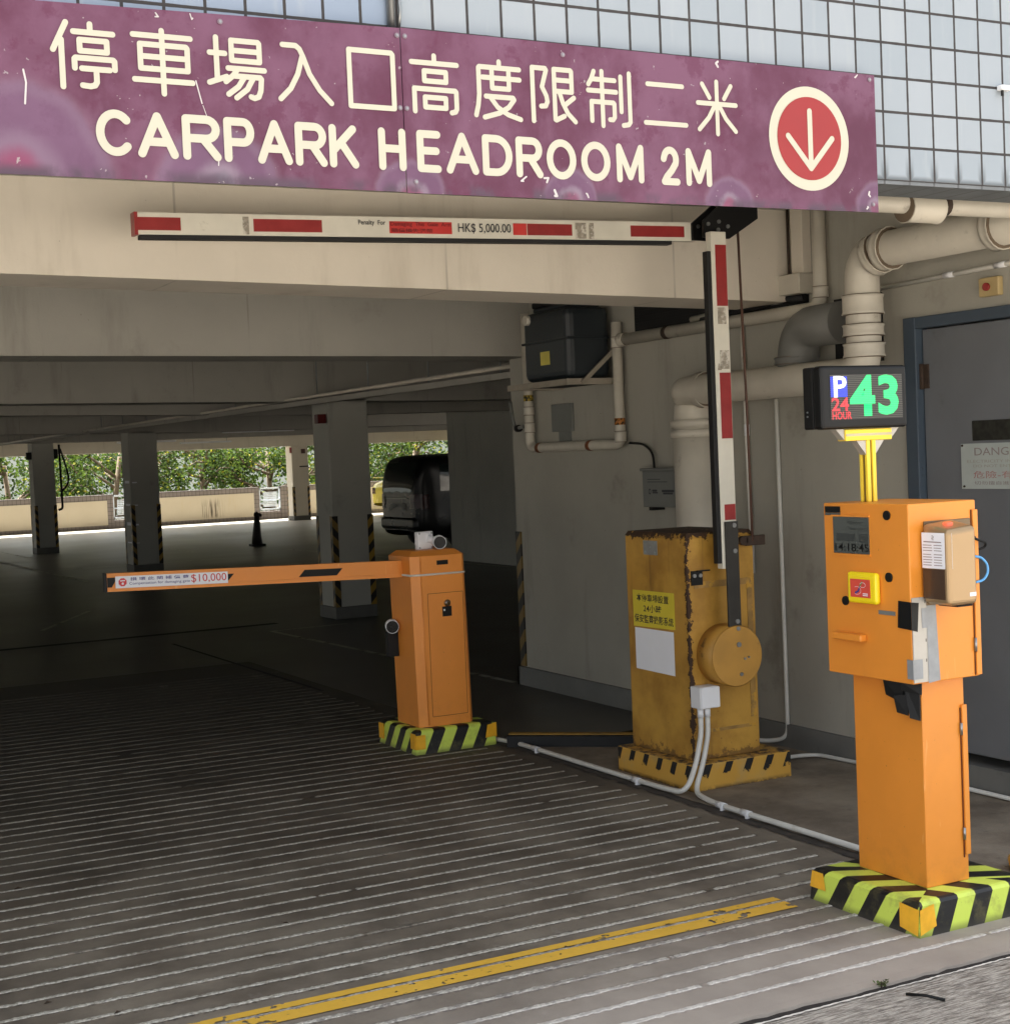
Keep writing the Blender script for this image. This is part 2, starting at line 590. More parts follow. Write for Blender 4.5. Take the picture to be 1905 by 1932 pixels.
def mat_floor():
    g = NT('car_park_floor')
    v, x, y, z = g.xyz()
    n = g.noise(.8, 7, .6)
    c = g.mix(g.step(n, .3, .7), lin(58, 55, 50), lin(82, 78, 71))
    c = g.mix(g.math('MULTIPLY', g.step(g.noise(3, 5, .6, stretch=(.3, 1, 1)), .5, .7), .5), c, lin(52, 50, 46))
    lt = g.step(g.math('ADD', y, g.math('MULTIPLY', g.noise(.25, 3), 6.0)), 24, 39)  # daylight from the far open edge painted in as a paler floor
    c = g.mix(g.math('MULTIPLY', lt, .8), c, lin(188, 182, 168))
    return g.out(c, g.math('MULTIPLY_ADD', n, .3, .26), 0, g.noise(30, 4), .08, .004, .6)


def mat_apron():
    g = NT('apron_concrete')
    n = g.noise(2.6, 8, .65)
    c = g.mix(g.step(n, .3, .72), lin(110, 100, 88), lin(152, 142, 126))
    c = g.mix(g.math('MULTIPLY', g.step(g.noise(11, 6, .7), .56, .66), .5), c, lin(132, 126, 116))
    c = g.mix(g.math('MULTIPLY', g.step(g.noise(5, 6, .7), .6, .75), .6), c, lin(56, 50, 45))
    return g.out(c, .75, 0, g.noise(70, 5, .7), .35, .005, .3)


def mat_road():
    g = NT('brushed_road_concrete')
    v, x, y, z = g.xyz()
    st = g.noise(14, 6, .7, stretch=(1.0, 9.0, 1), dist=.4)
    st2 = g.noise(40, 5, .7, stretch=(.8, 5, 1))
    c = g.mix(g.step(st, .36, .64), lin(122, 114, 104), lin(206, 198, 186))
    c = g.mix(g.math('MULTIPLY', g.step(st2, .5, .62), .55), c, lin(84, 78, 72))
    c = g.mix(g.math('MULTIPLY', g.step(g.noise(2.3, 4), .5, .7), .25), c, lin(196, 188, 176))
    return g.out(c, .85, 0, g.math('ADD', st, g.math('MULTIPLY', st2, .6)), .8, .012, .25)


def mat_tiles():
    g = NT('blue_wall_tiles')
    v, x, y, z = g.xyz()
    fx = g.math('FRACT', g.math('DIVIDE', g.math('ADD', x, 20 * .1065 - 2.170), .1065))
    fz = g.math('FRACT', g.math('DIVIDE', g.math('ADD', z, 30 * .1108 - 2.422), .1108))
    ix = g.math('FLOOR', g.math('DIVIDE', g.math('ADD', x, 20 * .1065 - 2.170), .1065))
    iz = g.math('FLOOR', g.math('DIVIDE', g.math('ADD', z, 30 * .1108 - 2.422), .1108))
    cv = g.n('CombineXYZ')
    g.put(cv.inputs[0], ix); g.put(cv.inputs[1], iz)
    wnz = g.n('TexWhiteNoise')
    g.t.links.new(cv.outputs[0], wnz.inputs['Vector'])
    dx = g.math('SUBTRACT', .5, g.math('ABSOLUTE', g.math('SUBTRACT', fx, .5)))
    dz = g.math('SUBTRACT', .5, g.math('ABSOLUTE', g.math('SUBTRACT', fz, .5)))
    d = g.math('MINIMUM', dx, dz)
    jn = g.math('ADD', d, g.math('MULTIPLY', g.math('SUBTRACT', g.noise(30, 4), .5), .02))
    grout = g.step(jn, .047, .034)
    tc = g.mix(wnz.outputs[0], lin(138, 147, 154), lin(148, 155, 161))
    tc = g.mix(g.math('MULTIPLY', g.step(x, 1.75, 1.70), .5), tc, lin(112, 130, 158))
    sm = g.noise(9, 4, stretch=(2.5, 1, .35))
    tc = g.mix(g.math('MULTIPLY', g.step(sm, .55, .75), .4), tc, lin(154, 160, 162))
    st = g.step(g.noise(3.2, 5, .6, stretch=(2.2, 1, .35)), .68, .78)
    tc = g.mix(g.math('MULTIPLY', st, .45), tc, lin(150, 138, 108))
    # lowest row greyer round the tile edges
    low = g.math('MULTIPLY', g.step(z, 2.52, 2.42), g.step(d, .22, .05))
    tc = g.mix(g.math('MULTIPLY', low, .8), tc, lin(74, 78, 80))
    gc = g.mix(g.noise(25, 4), lin(30, 28, 30), lin(62, 57, 55))
    c = g.mix(grout, tc, gc)
    h = g.step(d, .015, .06)
    return g.out(c, g.math('MULTIPLY_ADD', grout, .5, .22), 0, h, .12, .003, .5)


def mat_soffit_tiles():
    g = NT('soffit_tiles')
    v, x, y, z = g.xyz()
    fx = g.math('FRACT', g.math('DIVIDE', g.math('ADD', x, 20 * .1065 - 2.170), .1065))
    d = g.math('SUBTRACT', .5, g.math('ABSOLUTE', g.math('SUBTRACT', fx, .5)))
    c = g.mix(g.step(d, .05, .03), lin(120, 126, 130), lin(60, 58, 56))
    c = g.mix(g.noise(14, 4), c, lin(88, 90, 92))
    return g.out(c, .5)


def mat_sign():
    g = NT('faded_purple_sign')
    v, x, y, z = g.xyz()
    n = g.noise(3.6, 6, .6, stretch=(1, 1, 1))
    n2 = g.noise(9, 5, .6, stretch=(1.3, 1, .7))
    c = g.mix(g.step(n, .34, .68), lin(138, 74, 106), lin(172, 118, 150))
    c = g.mix(g.math('MULTIPLY', g.step(n2, .48, .68), .42), c, lin(180, 130, 162))
    c = g.mix(g.math('MULTIPLY', g.step(g.noise(14, 5, .65), .54, .66), .6), c, lin(140, 66, 104))
    c = g.mix(g.math('MULTIPLY', g.step(g.noise(2.2, 4), .55, .7), .5), c, lin(126, 62, 94))
    # bleached halos round the lower fixings
    for (hx, hz, r) in ((.72, 2.30, .21), (1.215, 2.285, .15), (1.745, 2.295, .092), (2.24, 2.30, .085), (2.80, 2.305, .085), (3.37, 2.32, .075)):
        dd = g.math('SQRT', g.math('ADD', g.math('POWER', g.math('SUBTRACT', x, hx), 2.0), g.math('POWER', g.math('SUBTRACT', z, hz), 2.0)))
        dd = g.math('ADD', dd, g.math('MULTIPLY', g.math('SUBTRACT', n2, .5), .05))
        ring = g.math('MULTIPLY', g.step(dd, r * 1.12, r), .55)
        c = g.mix(ring, c, lin(168, 134, 172))
        rim = g.math('MULTIPLY', g.math('MULTIPLY', g.step(dd, r * 1.2, r * 1.05), g.step(dd, r * .85, r)), .2)
        c = g.mix(rim, c, lin(214, 190, 210))
        inn = g.step(dd, r * .62, r * .38)
        c = g.mix(g.math('MULTIPLY', inn, .75), c, lin(208, 190, 208) if r < .2 else lin(190, 160, 186))
        core = g.step(dd, r * .42, r * .2)
        cc = lin(196, 84, 132) if hx != 1.215 else lin(120, 130, 138)
        c = g.mix(g.math('MULTIPLY', core, .75), c, cc)
    # grime on the bottom edge, flakes
    c = g.mix(g.math('MULTIPLY', g.step(z, 2.345, 2.312), g.step(n2, .4, .6)), c, lin(128, 104, 124))
    fl = g.math('MULTIPLY', g.step(g.noise(60, 3, .5), .73, .75), .9)
    c = g.mix(fl, c, lin(226, 214, 216))
    fl2 = g.math('MULTIPLY', g.step(g.noise(22, 4, .6), .70, .715), g.step(z, 2.42, 2.33))
    c = g.mix(fl2, c, lin(236, 226, 222))
    c = g.mix(1.0, c, (.365, .345, .36, 1), 'MULTIPLY')
    return g.out(c, .5, 0, n2, .03, .004, .3)


def mat_rust():
    g = NT('rusty_yellow_paint')
    v, x, y, z = g.xyz()          # origin at the plinth corner
    n = g.noise(5, 6, .6)
    c = g.mix(g.step(n, .3, .7), lin(156, 114, 44), lin(194, 150, 64))
    c = g.mix(g.math('MULTIPLY', g.step(g.noise(2.5, 4), .5, .75), .5), c, lin(160, 112, 44))
    nz = g.noise(26, 6, .7)
    # flakes
    fl = g.step(g.noise(34, 5, .6), .70, .73)
    c = g.mix(g.math('MULTIPLY', fl, .8), c, lin(70, 48, 32))
    # chipped front corner and top rim (object origin 3.95, 5.74, 0)
    ex = g.math('ABSOLUTE', g.math('SUBTRACT', x, 4.01))
    ey = g.math('ABSOLUTE', g.math('SUBTRACT', y, 5.82))
    e = g.math('MAXIMUM', ex, ey)
    ed = g.math('SUBTRACT', e, g.math('MULTIPLY', g.math('SUBTRACT', nz, .38), .11))
    k = g.step(ed, .004, -.002)
    zt = g.math('SUBTRACT', g.math('SUBTRACT', 1.195, z), g.math('MULTIPLY', g.math('SUBTRACT', nz, .35), .17))
    k2 = g.step(zt, .012, .0)
    ch = g.math('MAXIMUM', k, k2)
    c = g.mix(ch, c, g.mix(nz, lin(32, 26, 22), lin(78, 54, 36)))
    run = g.math('MULTIPLY', g.step(g.noise(13, 5, .6, stretch=(1, 1, .07)), .56, .70), .5)
    c = g.mix(run, c, lin(104, 70, 34))
    zb = g.math('SUBTRACT', g.math('SUBTRACT', z, .13), g.math('MULTIPLY', g.math('SUBTRACT', nz, .45), .25))
    c = g.mix(g.math('MULTIPLY', g.step(zb, .02, .0), .7), c, lin(82, 58, 38))
    rough = g.math('MULTIPLY_ADD', ch, .3, .5)
    return g.out(c, rough, 0, nz, .12, .004, .4)


def mat_parapet():
    g = NT('parapet_tiles')
    v, x, y, z = g.xyz()
    fx = g.math('FRACT', g.math('DIVIDE', g.math('ADD', x, 5), .105))
    fz = g.math('FRACT', g.math('DIVIDE', g.math('ADD', z, 5), .105))
    d = g.math('MINIMUM', g.math('SUBTRACT', .5, g.math('ABSOLUTE', g.math('SUBTRACT', fx, .5))), g.math('SUBTRACT', .5, g.math('ABSOLUTE', g.math('SUBTRACT', fz, .5))))
    c = g.mix(g.noise(4, 4), lin(112, 104, 100), lin(134, 124, 118))
    c = g.mix(g.step(d, .07, .04), c, lin(78, 72, 70))
    return g.out(c, .6)


def mat_panel():
    g = NT('parapet_render')
    v, x, y, z = g.xyz()
    c = g.mix(g.noise(2, 5), lin(186, 174, 152), lin(202, 191, 170))
    dr = g.step(g.noise(5, 4, .6, stretch=(1.6, 1, .12)), .58, .72)
    c = g.mix(g.math('MULTIPLY', dr, .25), c, lin(190, 170, 130))
    # scorch drips at one place
    kx = g.math('MULTIPLY', g.step(g.math('ABSOLUTE', g.math('SUBTRACT', x, 12.43)), .42, .1), g.step(g.noise(16, 4, .7, stretch=(2.2, 1, .06)), .44, .62))
    kz = g.math('MULTIPLY', g.step(z, .08, .2), g.step(z, .72, .45))
    c = g.mix(g.math('MULTIPLY', g.math('MULTIPLY', kx, kz), .92), c, lin(58, 46, 36))
    return g.out(c, .85)


def mat_leaf(name, c1, c2):
    g = NT(name)
    gi = g.n('NewGeometry')
    c = g.mix(gi.outputs['Random Per Island'], c1, c2)
    g.out(c, .8, 0, None, spec=.12)
    tr = g.n('BsdfTranslucent')
    g.put(tr.inputs['Color'], g.mix(.35, c, lin(110, 132, 40)))
    mx = g.n('MixShader')
    mx.inputs[0].default_value = .35
    o = g.t.nodes['Material Output']
    g.t.links.new(g.b.outputs[0], mx.inputs[1])
    g.t.links.new(tr.outputs[0], mx.inputs[2])
    g.t.links.new(mx.outputs[0], o.inputs[0])
    return g.m


def mat_worn_line():
    g = NT('worn_yellow_line')
    v, x, y, z = g.xyz()
    n = g.noise(16, 6, .65)
    c = g.mix(g.noise(4, 4), lin(232, 182, 60), lin(244, 198, 82))
    c = g.mix(g.math('MULTIPLY', g.noise(60, 4), .25), c, lin(160, 128, 70))
    d = g.math('ABSOLUTE', g.math('SUBTRACT', y, 4.211))
    big = g.step(g.noise(2.2, 3), .45, .75)
    thr = g.math('MULTIPLY_ADD', big, -.13, .635)
    a = g.math('LESS_THAN', n, thr)
    edge = g.math('GREATER_THAN', g.math('ADD', d, g.math('MULTIPLY', g.math('SUBTRACT', g.noise(45, 4), .5), .012)), .0098)
    a = g.math('MULTIPLY', a, edge)
    g.out(c, .7, 0, n, .2, .003, .3)
    g.put(g.b.inputs['Alpha'], a)
    return g.m


# ================================================================== SETTING
b = MB().quad((-600, -600, -.012), (600, -600, -.012), (600, 3.43, -.012), (-600, 3.43, -.012))
structure(b.build('road', mat_road()))
b = MB().quad((-600, 3.43, -.05), (600, 3.43, -.05), (600, 600, -.05), (-600, 600, -.05))
m_soil = M('bare_soil', lin(52, 50, 38), .95, var=.2, scale=.5)
structure(b.build('ground', m_soil))
# grooved driveway slab, with a ragged street edge
random.seed(3)
edge = []
xx = -14.0
while xx < 3.86:
    edge.append((xx, 3.405 + random.uniform(-.007, .007) + (.004 * math.sin(xx * 3)), 0)); xx += .045
edge.append((3.86, 3.41, 0))
b = MB()
top = edge + [(3.86, 11.8, 0), (-14, 11.8, 0)]
n = len(top)
b.add(top + [(p[0], p[1], -.06) for p in edge], [list(range(n))] + [[i, n + i, n + i + 1, i + 1] for i in range(len(edge) - 1)])
# raised ridges across the ramp, chipped and uneven
rnd = random.Random(12)
for k in range(-8, 55):
    yk = 4.601 + .13 * k
    if yk > 11.2:
        break
    ph = rnd.uniform(0, 6); xe = 3.735 + rnd.uniform(-.025, .015)
    if 3.33 < 0:
        pass
    chip = .5 if yk < 4.3 else .22
    step_ = .010 if yk < 6.0 else .026
    x = -1.0
    prev = None
    h = .0042; e0 = e1 = 0.0; low = 0
    if 3.62 < yk < 4.19 :
        xe = min(xe, 3.70)
    while x < xe:
        e0 += (rnd.uniform(-.0036, .0036) - e0) * .8
        e1 += (rnd.uniform(-.0036, .0036) - e1) * .8
        if low > 0:
            low -= 1
            hh = rnd.uniform(-.001, .0022)
        else:
            hh = .0034 + rnd.uniform(-.0008, .0006)
            if rnd.random() < .008 * chip * (.016 / step_ if step_ > .02 else 1):
                low = rnd.randint(1, 4)
        w_ = .0080 if yk > 4.25 else .0088
        yc = yk + .0022 * math.sin(x * 1.7 + ph)
        cur = [(x, yc - w_ - .0028 + e0, -.0004), (x, yc - w_ + .001 + e0, hh), (x, yc + w_ - .001 + e1, hh), (x, yc + w_ + .0028 + e1, -.0004)]
        if prev:
            for q in range(3):
                b.add([prev[q], cur[q], cur[q + 1], prev[q + 1]], [(0, 1, 2, 3)])
        prev = cur
        x += step_
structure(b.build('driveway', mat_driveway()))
# crumbled cement seam beside the crack
m_seam = M('crumbled_cement', lin(206, 200, 190), .9, var=.15, scale=30, bump=.5)
b = MB()
xx = .1
prev = None
wv = .006
while xx < 3.95:
    tgt = .004 + .022 * max(0, math.sin(xx * 3.1 + 1.1)) ** 2 * (1 if xx > 2.2 else .6)
    wv += (tgt - wv) * .35 + random.uniform(-.0035, .0035)
    wv = max(.0008, min(.03, wv))
    cur = ((xx, 3.383 + random.uniform(-.0025, .0015), -.0075), (xx, 3.381 - wv, -.0085))
    if prev:
        b.add([prev[0], prev[1], cur[1], cur[0]], [(0, 1, 2, 3)])
    prev = cur
    xx += .011
structure(b.build('seam', m_seam))
b = MB()
b.quad((-14, 3.384, -.009), (6, 3.384, -.009), (6, 3.44, -.009), (-14, 3.44, -.009))
structure(b.build('gutter', M('crack_dirt', lin(40, 35, 31), .95, var=.3, scale=40)))
# raised apron on the right, with a dark gutter beside the ramp
b = MB()
e2 = []
yy = 3.41
while yy < 7.25:
    e2.append((3.86 + random.uniform(-.008, .008), yy, .006)); yy += .06
pts = [(4.95, 3.41, .006), (30, 3.41, .006), (30, 3.9, .006), (4.95, 3.9, .006), (4.95, 7.0, .006), (3.87, 7.26, .006)]
b.add([(3.86, 3.41, .006), (4.95, 3.41, .006), (4.95, 7.0, .006), (3.87, 7.26, .006)] + e2[::-1][:-1], [list(range(4 + len(e2) - 1))])
b.quad((4.95, 3.41, .006), (30, 3.41, .006), (30, 3.79, .006), (4.95, 3.79, .006))
structure(b.build('pavement', mat_apron()))
b = MB()
for i in range(60):
    y0 = 3.7 + i * .065
    w = .035 + .028 * random.random()
    b.quad((3.835 - w * .6, y0, .003), (3.87, y0, .003), (3.87, y0 + .065, .003), (3.835 - w * .6 + random.uniform(-.012, .012), y0 + .065, .003))
structure(b.build('gutter', M('gutter_dirt', lin(66, 60, 54), .95, var=.35, scale=18)))
b = MB().quad((-14, 11.8, 0), (40, 11.8, 0), (40, 41.5, 0), (-14, 41.5, 0))
b.quad((3.86, 7.26, 0), (40, 7.26, 0), (40, 11.8, 0), (3.86, 11.8, 0))
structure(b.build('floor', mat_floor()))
# yellow stop line (two strips with the ridge between them)
b = MB()
seg = 40
for i in range(seg):
    x0 = -1.5 + (3.25 + 1.5) * i / seg; x1 = -1.5 + (3.25 + 1.5) * (i + 1) / seg
    b.quad((x0, 4.126, .004), (x1, 4.126, .004), (x1, 4.262, .004), (x0, 4.262, .004))
structure(b.build('painted_line', mat_worn_line()))
# bay lines and the dark channel inside
b = MB()
def fl(x0, y0, x1, y1, w=.05, z=.004):
    d = Vector((x1 - x0, y1 - y0)).normalized(); p = Vector((-d.y, d.x)) * w / 2
    b.quad((x0 + p.x, y0 + p.y, z), (x0 - p.x, y0 - p.y, z), (x1 - p.x, y1 - p.y, z), (x1 + p.x, y1 + p.y, z))
fl(4.70, 13.72, 5.5, 13.76); fl(4.72, 13.69, 4.93, 9.28)
fl(3.0, 15.7, 3.85, 17.4); fl(4.75, 28.4, 4.86, 22.0); fl(4.9, 25.0, 8.0, 25.0); fl(9.4, 26.2, 9.9, 18.5); fl(6.5, 22.4, 9.5, 22.4)
fl(5.4, 33.5, 5.4, 29); fl(8.4, 33.4, 12.0, 33.4); fl(8.0, 30.5, 8.0, 27.2)
structure(b.build('bay_line', m_parkline))
b = MB()
fl(-12, 13.95, 5.0, 14.36, .13, .003)
fl(3.71, 13.5, 3.75, 9.9, .03, .003)
structure(b.build('drain_channel', M('drain_dark', lin(28, 28, 27), .8)))

# hillside behind the far parapet
b = MB()
NX, NY = 40, 14
vs_ = []
for j in range(NY):
    for i in range(NX):
        x = -30 + i * 2.6; y = 42 + j * 3.2
        h = -1.2 + 8.5 * (max(0, j - 2) / (NY - 1)) ** 1.0 * (1 + .2 * math.sin(i * .9)) + .35 * math.sin(i * 1.7 + j)
        vs_.append((x, y, h))
b.add(vs_, [(j * NX + i, j * NX + i + 1, (j + 1) * NX + i + 1, (j + 1) * NX + i) for j in range(NY - 1) for i in range(NX - 1)], smooth=True)
structure(b.build('hillside', M('hill_undergrowth', lin(22, 30, 16), .9, var=.4, scale=1.5, bump=.5, bscale=4)))

# ------------------------------------------------------------------ building shell
BH = 4.7  # building height set so its shadow ends just out of view
m_tiles = mat_tiles()
root = thing('facade_wall', 'pale blue square-tiled wall above the car park entrance, behind the purple sign', 'wall', (0, 3.8, 2.42))
MB().box(-14, 30, 3.8, 4.02, 2.424, BH).build('wall', m_tiles, root)
MB().box(-14, 30, 3.803, 4.0, 2.412, 2.4235).build('soffit', mat_soffit_tiles(), root)
b = MB().tube([(1.722, 3.79, 2.742), (1.722, 3.79, BH)], .012, 8)
b.tube([(1.745, 3.792, 2.752), (1.75, 3.790, 2.80), (1.742, 3.79, 2.9), (1.745, 3.79, BH)], .004, 6)
b.build('joint_trim', m_steel, root)

b = MB().box(-14, 30, 4.02, 40.2, 2.75, 3.1)  # slab carried past the edge beam to narrow the sunlit floor strip
structure(b.build('ceiling', m_ceil))
b = MB().box(-14, 30, 4.03, 40.1, 3.101, BH)
tag(b.build('upper_building', m_plaster), 'unseen upper part of the building, its height set for its shadow edge', 'building')


def beam(y0, y1, za, xa, zb, xb, label, mat):
    """beam along x with its underside passing (xa,za),(xb,zb)"""
    k = (zb - za) / (xb - xa)
    x0, x1 = -14.0, (4.95 if y0 < 8 else 29.0)
    xq = min(x1, 7.0)
    z0 = za + k * (x0 - xa) * .25; zq = za + k * (xq - xa)
    bb = MB()
    poly = [(x0, z0), (xa, za), (xq, zq)] + ([(x1, zq)] if x1 > xq else []) + [(x1, 2.76), (x0, 2.76)]
    bb.prism(poly, 'y', y0, y1)
    o = bb.build('ceiling_beam', mat)
    tag(o, label, 'beam', 'concrete beams across the car park ceiling')
    return o


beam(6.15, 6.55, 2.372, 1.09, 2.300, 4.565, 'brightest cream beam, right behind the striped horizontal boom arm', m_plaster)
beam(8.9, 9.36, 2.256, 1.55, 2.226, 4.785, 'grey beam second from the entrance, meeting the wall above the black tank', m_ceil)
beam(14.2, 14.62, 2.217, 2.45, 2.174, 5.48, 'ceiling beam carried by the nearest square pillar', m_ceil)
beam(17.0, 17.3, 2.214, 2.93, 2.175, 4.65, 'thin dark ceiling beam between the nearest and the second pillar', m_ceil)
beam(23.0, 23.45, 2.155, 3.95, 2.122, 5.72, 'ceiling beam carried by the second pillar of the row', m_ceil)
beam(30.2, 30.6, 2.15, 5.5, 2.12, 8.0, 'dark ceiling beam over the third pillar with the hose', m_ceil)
b = MB().box(-14, 30, 38.55, 39.02, 1.985, 2.76)
tag(b.build('edge_beam', m_plaster), 'pale beam along the far open edge, above the parapet and trees', 'beam')

# room on the right with the blue-framed door
root = thing('side_wall', 'grey plastered wall with the blue-framed door, running in from the street on the right', 'wall', (4.95, 5.4, 0))
b = MB()
DX0, DX1, DZ = 4.16, 5.30, 2.10
b.box(4.95, 5.15, DX1, 9.2, 0, 2.76)
b.box(4.95, 5.15, DX0, DX1, DZ, 2.76)
b.box(4.95, 5.15, 4.021, DX0, 0, 2.76)
b.box(5.15, 9.9, 9.0, 9.2, 0, 2.76)
b.box(5.151, 5.25, 4.05, 9.0, 0, 2.76)
b.build('wall', m_plaster_wall, root)
b = MB().box(4.925, 4.949, DX1 + .05, 9.225, 0, .125)
b.box(4.925, 9.9, 9.201, 9.225, 0, .125)
b.build('skirting', m_skirt, root)
b = MB()
b.box(4.925, 5.0, DX1 - .032, DX1 + .045, .12, DZ + .03, .004)
b.box(4.925, 5.0, DX0 - .05, DX0 + .03, .12, DZ + .03, .004)
b.box(4.926, 4.999, DX0 + .03, DX1 - .032, DZ - .022, DZ + .029, .004)
b.build('door_frame', m_framblue, root)
b = MB().box(4.965, 5.01, DX0 + .035, DX1 - .038, .165, DZ - .028, .003)
dr = b.build('door', m_doorgrey, root)
b = MB()
for z in (1.86, .55):
    b.cyl((4.955, DX1 - .036, z), 'z', .011, .115, 10)
    b.box(4.958, 4.966, DX1 - .075, DX1 - .036, z - .055, z + .055)
b.build('hinge', m_brown, dr)
b = MB().box(4.960, 4.967, 4.72, 4.97, 1.56, 1.648, .003)
b.build('lock_plate', M('dark_plate', lin(48, 48, 42), .35, .5, var=.4, scale=25), dr)
MB().box(4.94, 5.12, DX0, DX1, 0, .12).build('threshold', m_skirt, root)
b = MB()
for i in range(5):
    b.box(4.938, 4.9455, 6.05, 7.60, 2.285 + i * .035, 2.297 + i * .035)
b.box(4.946, 4.9495, 6.03, 7.62, 2.265, 2.47)
b.build('louvre', m_dark, root)
MB().box(4.946, 4.9495, 5.50, 5.84, 1.95, 2.27).build('pipe_opening', m_dark, root)
b = MB()
b.box(4.938, 4.9495, 9.13, 9.2005, .13, 1.05)
b.build('corner_guard', m_guard_b, root)
MB().box(4.9495, 5.02, 9.2005, 9.212, .13, 1.05).build('corner_guard', m_guard_a, root)

root = thing('warning_plate', 'weathered pale plate with red DANGER lettering screwed to the grey door', 'sign', (4.96, 4.85, 1.45))
b = MB().box(4.957, 4.961, 4.60, 5.036, 1.349, 1.548)
b.build('plate', m_plate, root)
U, V = (0, -1, 0), (0, 0, 1)
text_mesh('DANGER', 'lettering', m_fadeink, root, (4.957, 4.955, 1.495), U, V, .28, .034, .0008)
text_mesh('ELECTRICITY INSIDE', 'lettering', m_plaster_wall, root, (4.957, 5.0, 1.463), U, V, .33, .013, .0008)
text_mesh('DO NOT ENTER', 'lettering', m_plaster_wall, root, (4.957, 4.965, 1.443), U, V, .26, .012, .0008)
text_mesh('危險-有電', 'lettering', m_fadered, root, (4.957, 4.965, 1.395), U, V, .30, .032, .0008)
text_mesh('切勿擅自進入內', 'lettering', m_fadeink, root, (4.957, 4.96, 1.367), U, V, .28, .016, .0008)
b = MB()
for (y, z) in ((5.026, 1.54), (5.02, 1.36), (4.61, 1.54), (4.61, 1.36)):
    b.cyl((4.955, y, z), 'x', .005, .005, 8)
b.build('screw', m_brown, root)

root = thing('call_point', 'small yellow box with a red button on the wall above the door', 'button', (4.93, 4.81, 2.215))
MB().box(4.918, 4.949, 4.752, 4.866, 2.175, 2.256, .006).build('case', M('cream_yellow', lin(186, 164, 116), .5, var=.06), root)
MB().cyl((4.913, 4.815, 2.215), 'x', .017, .012, 16).build('button', m_redtape, root)

# inner wall that hides most of the minivan
b = MB().box(10.07, 10.3, 9.3, 20.8, 0, 2.76)
tag(b.build('inner_wall', m_pillar), 'dark blank wall beyond the tank wall, cutting off the view of the minivan', 'wall')
b = MB().box(-14.2, -14, 4, 39, 0, 1.0)
tag(b.build('left_boundary_wall', m_plaster), 'low boundary wall at the open left side of the car park', 'wall')


# ------------------------------------------------------------------ pillars
def pillar(x0, y0, w, d, ztop, label, base=True, gz=1.03, mat=None, extras=True):
    root = thing('pillar', label, 'pillar', (x0 + w / 2, y0 + d / 2, 0), 'square concrete pillars in the car park')
    mat = mat or m_pillar
    MB().box(x0, x0 + w, y0, y0 + d, .12, ztop, .012).build('shaft', mat, root)
    MB().box(x0 - .008, x0 + w + .008, y0 - .008, y0 + d + .008, 0, .12, .006).build('base', M('pillar_base_grey', lin(98, 97, 92), .8, var=.1), root)
    t = .006
    for (cx, cy) in ((x0, y0), (x0 + w, y0), (x0, y0 + d)):
        g = MB()
        sx = 1 if cx == x0 else -1; sy = 1 if cy == y0 else -1
        xa, xb = sorted((cx - sx * t, cx + sx * .055)); ya, yb = sorted((cy - sy * t, cy + sy * .055))
        # L section: one leg on each face
        g.box(xa, xb, *sorted((cy - sy * t, cy - sy * .0005)), .122, gz, 0, 0)
        g.box(*sorted((cx - sx * t, cx - sx * .0005)), *sorted((cy + sy * .0005, cy + sy * .055)), .122, gz, 0, 1)
        g.build('corner_guard', [m_guard_a if sx > 0 else m_guard_c, m_guard_b], root)
    return root


m_guard_c = stripes('guard_stripes_c', lin(150, 118, 42), lin(30, 29, 27), -1, 0, .9, .15)
p = pillar(5.57, 14.2, .43, .43, 2.2, 'nearest square pillar, right behind the orange boom arm')
MB().box(5.46, 5.55, 14.19, 14.28, 1.955, 2.045, .004).build('alarm_bell', M('dark_red', lin(88, 24, 24), .4, var=.1), p)
p = pillar(5.80, 23.0, .44, .44, 2.15, 'second pillar of the row, white paint scuffs on its left side')
b = MB()
for z, k in ((.72, .05), (1.02, .03), (1.36, .04), (.45, .02)):
    b.box(5.797, 5.80, 23.06, 23.3, z, z + k)
    b.box(5.83, 5.9, 22.9965, 22.999, z, z + k * .5)
b.build('scuff', m_paper, p)
p = pillar(5.76, 30.2, .41, .41, 2.14, 'third pillar of the row, with black hose hanging beside it', gz=.94)
MB().box(5.66, 5.752, 30.22, 30.3, 1.83, 1.97, .004).build('junction_box', m_dark, p)
MB().box(6.18, 6.25, 30.22, 30.3, 1.83, 2.02, .004).build('junction_box', m_dark, p)
p = pillar(14.05, 38.55, .46, .46, 1.985, 'far sunlit pillar at the open edge beside the white gate', gz=.90, mat=m_plaster)
MB().box(14.0, 14.05, 38.52, 38.56, 1.8, 1.95).build('alarm_bell', m_redtape, p)
MB().box(14.32, 14.42, 38.50, 38.549, 1.78, 1.9).build('alarm_bell', M('dark_maroon', lin(70, 34, 32), .5), p)
MB().box(14.26, 14.5, 38.52, 38.549, 1.42, 1.45).build('sign_strip', m_dark, p)
root = thing('hose', 'thin black hose and pipe hanging beside the third pillar', 'hose', (6.25, 30.15, 0.9))
MB().tube([(6.26, 30.14, 2.1), (6.27, 30.14, .95), (6.27, 30.14, .86), (6.19, 30.14, .84)], .022, 8, .05).build('pipe', m_dark, root)
MB().tube([(6.27, 30.1, 2.02), (6.36, 30.1, 1.7), (6.41, 30.1, 1.45), (6.37, 30.1, 1.3), (6.27, 30.1, 1.2)], .018, 8, .1).build('hose', m_dark, root)

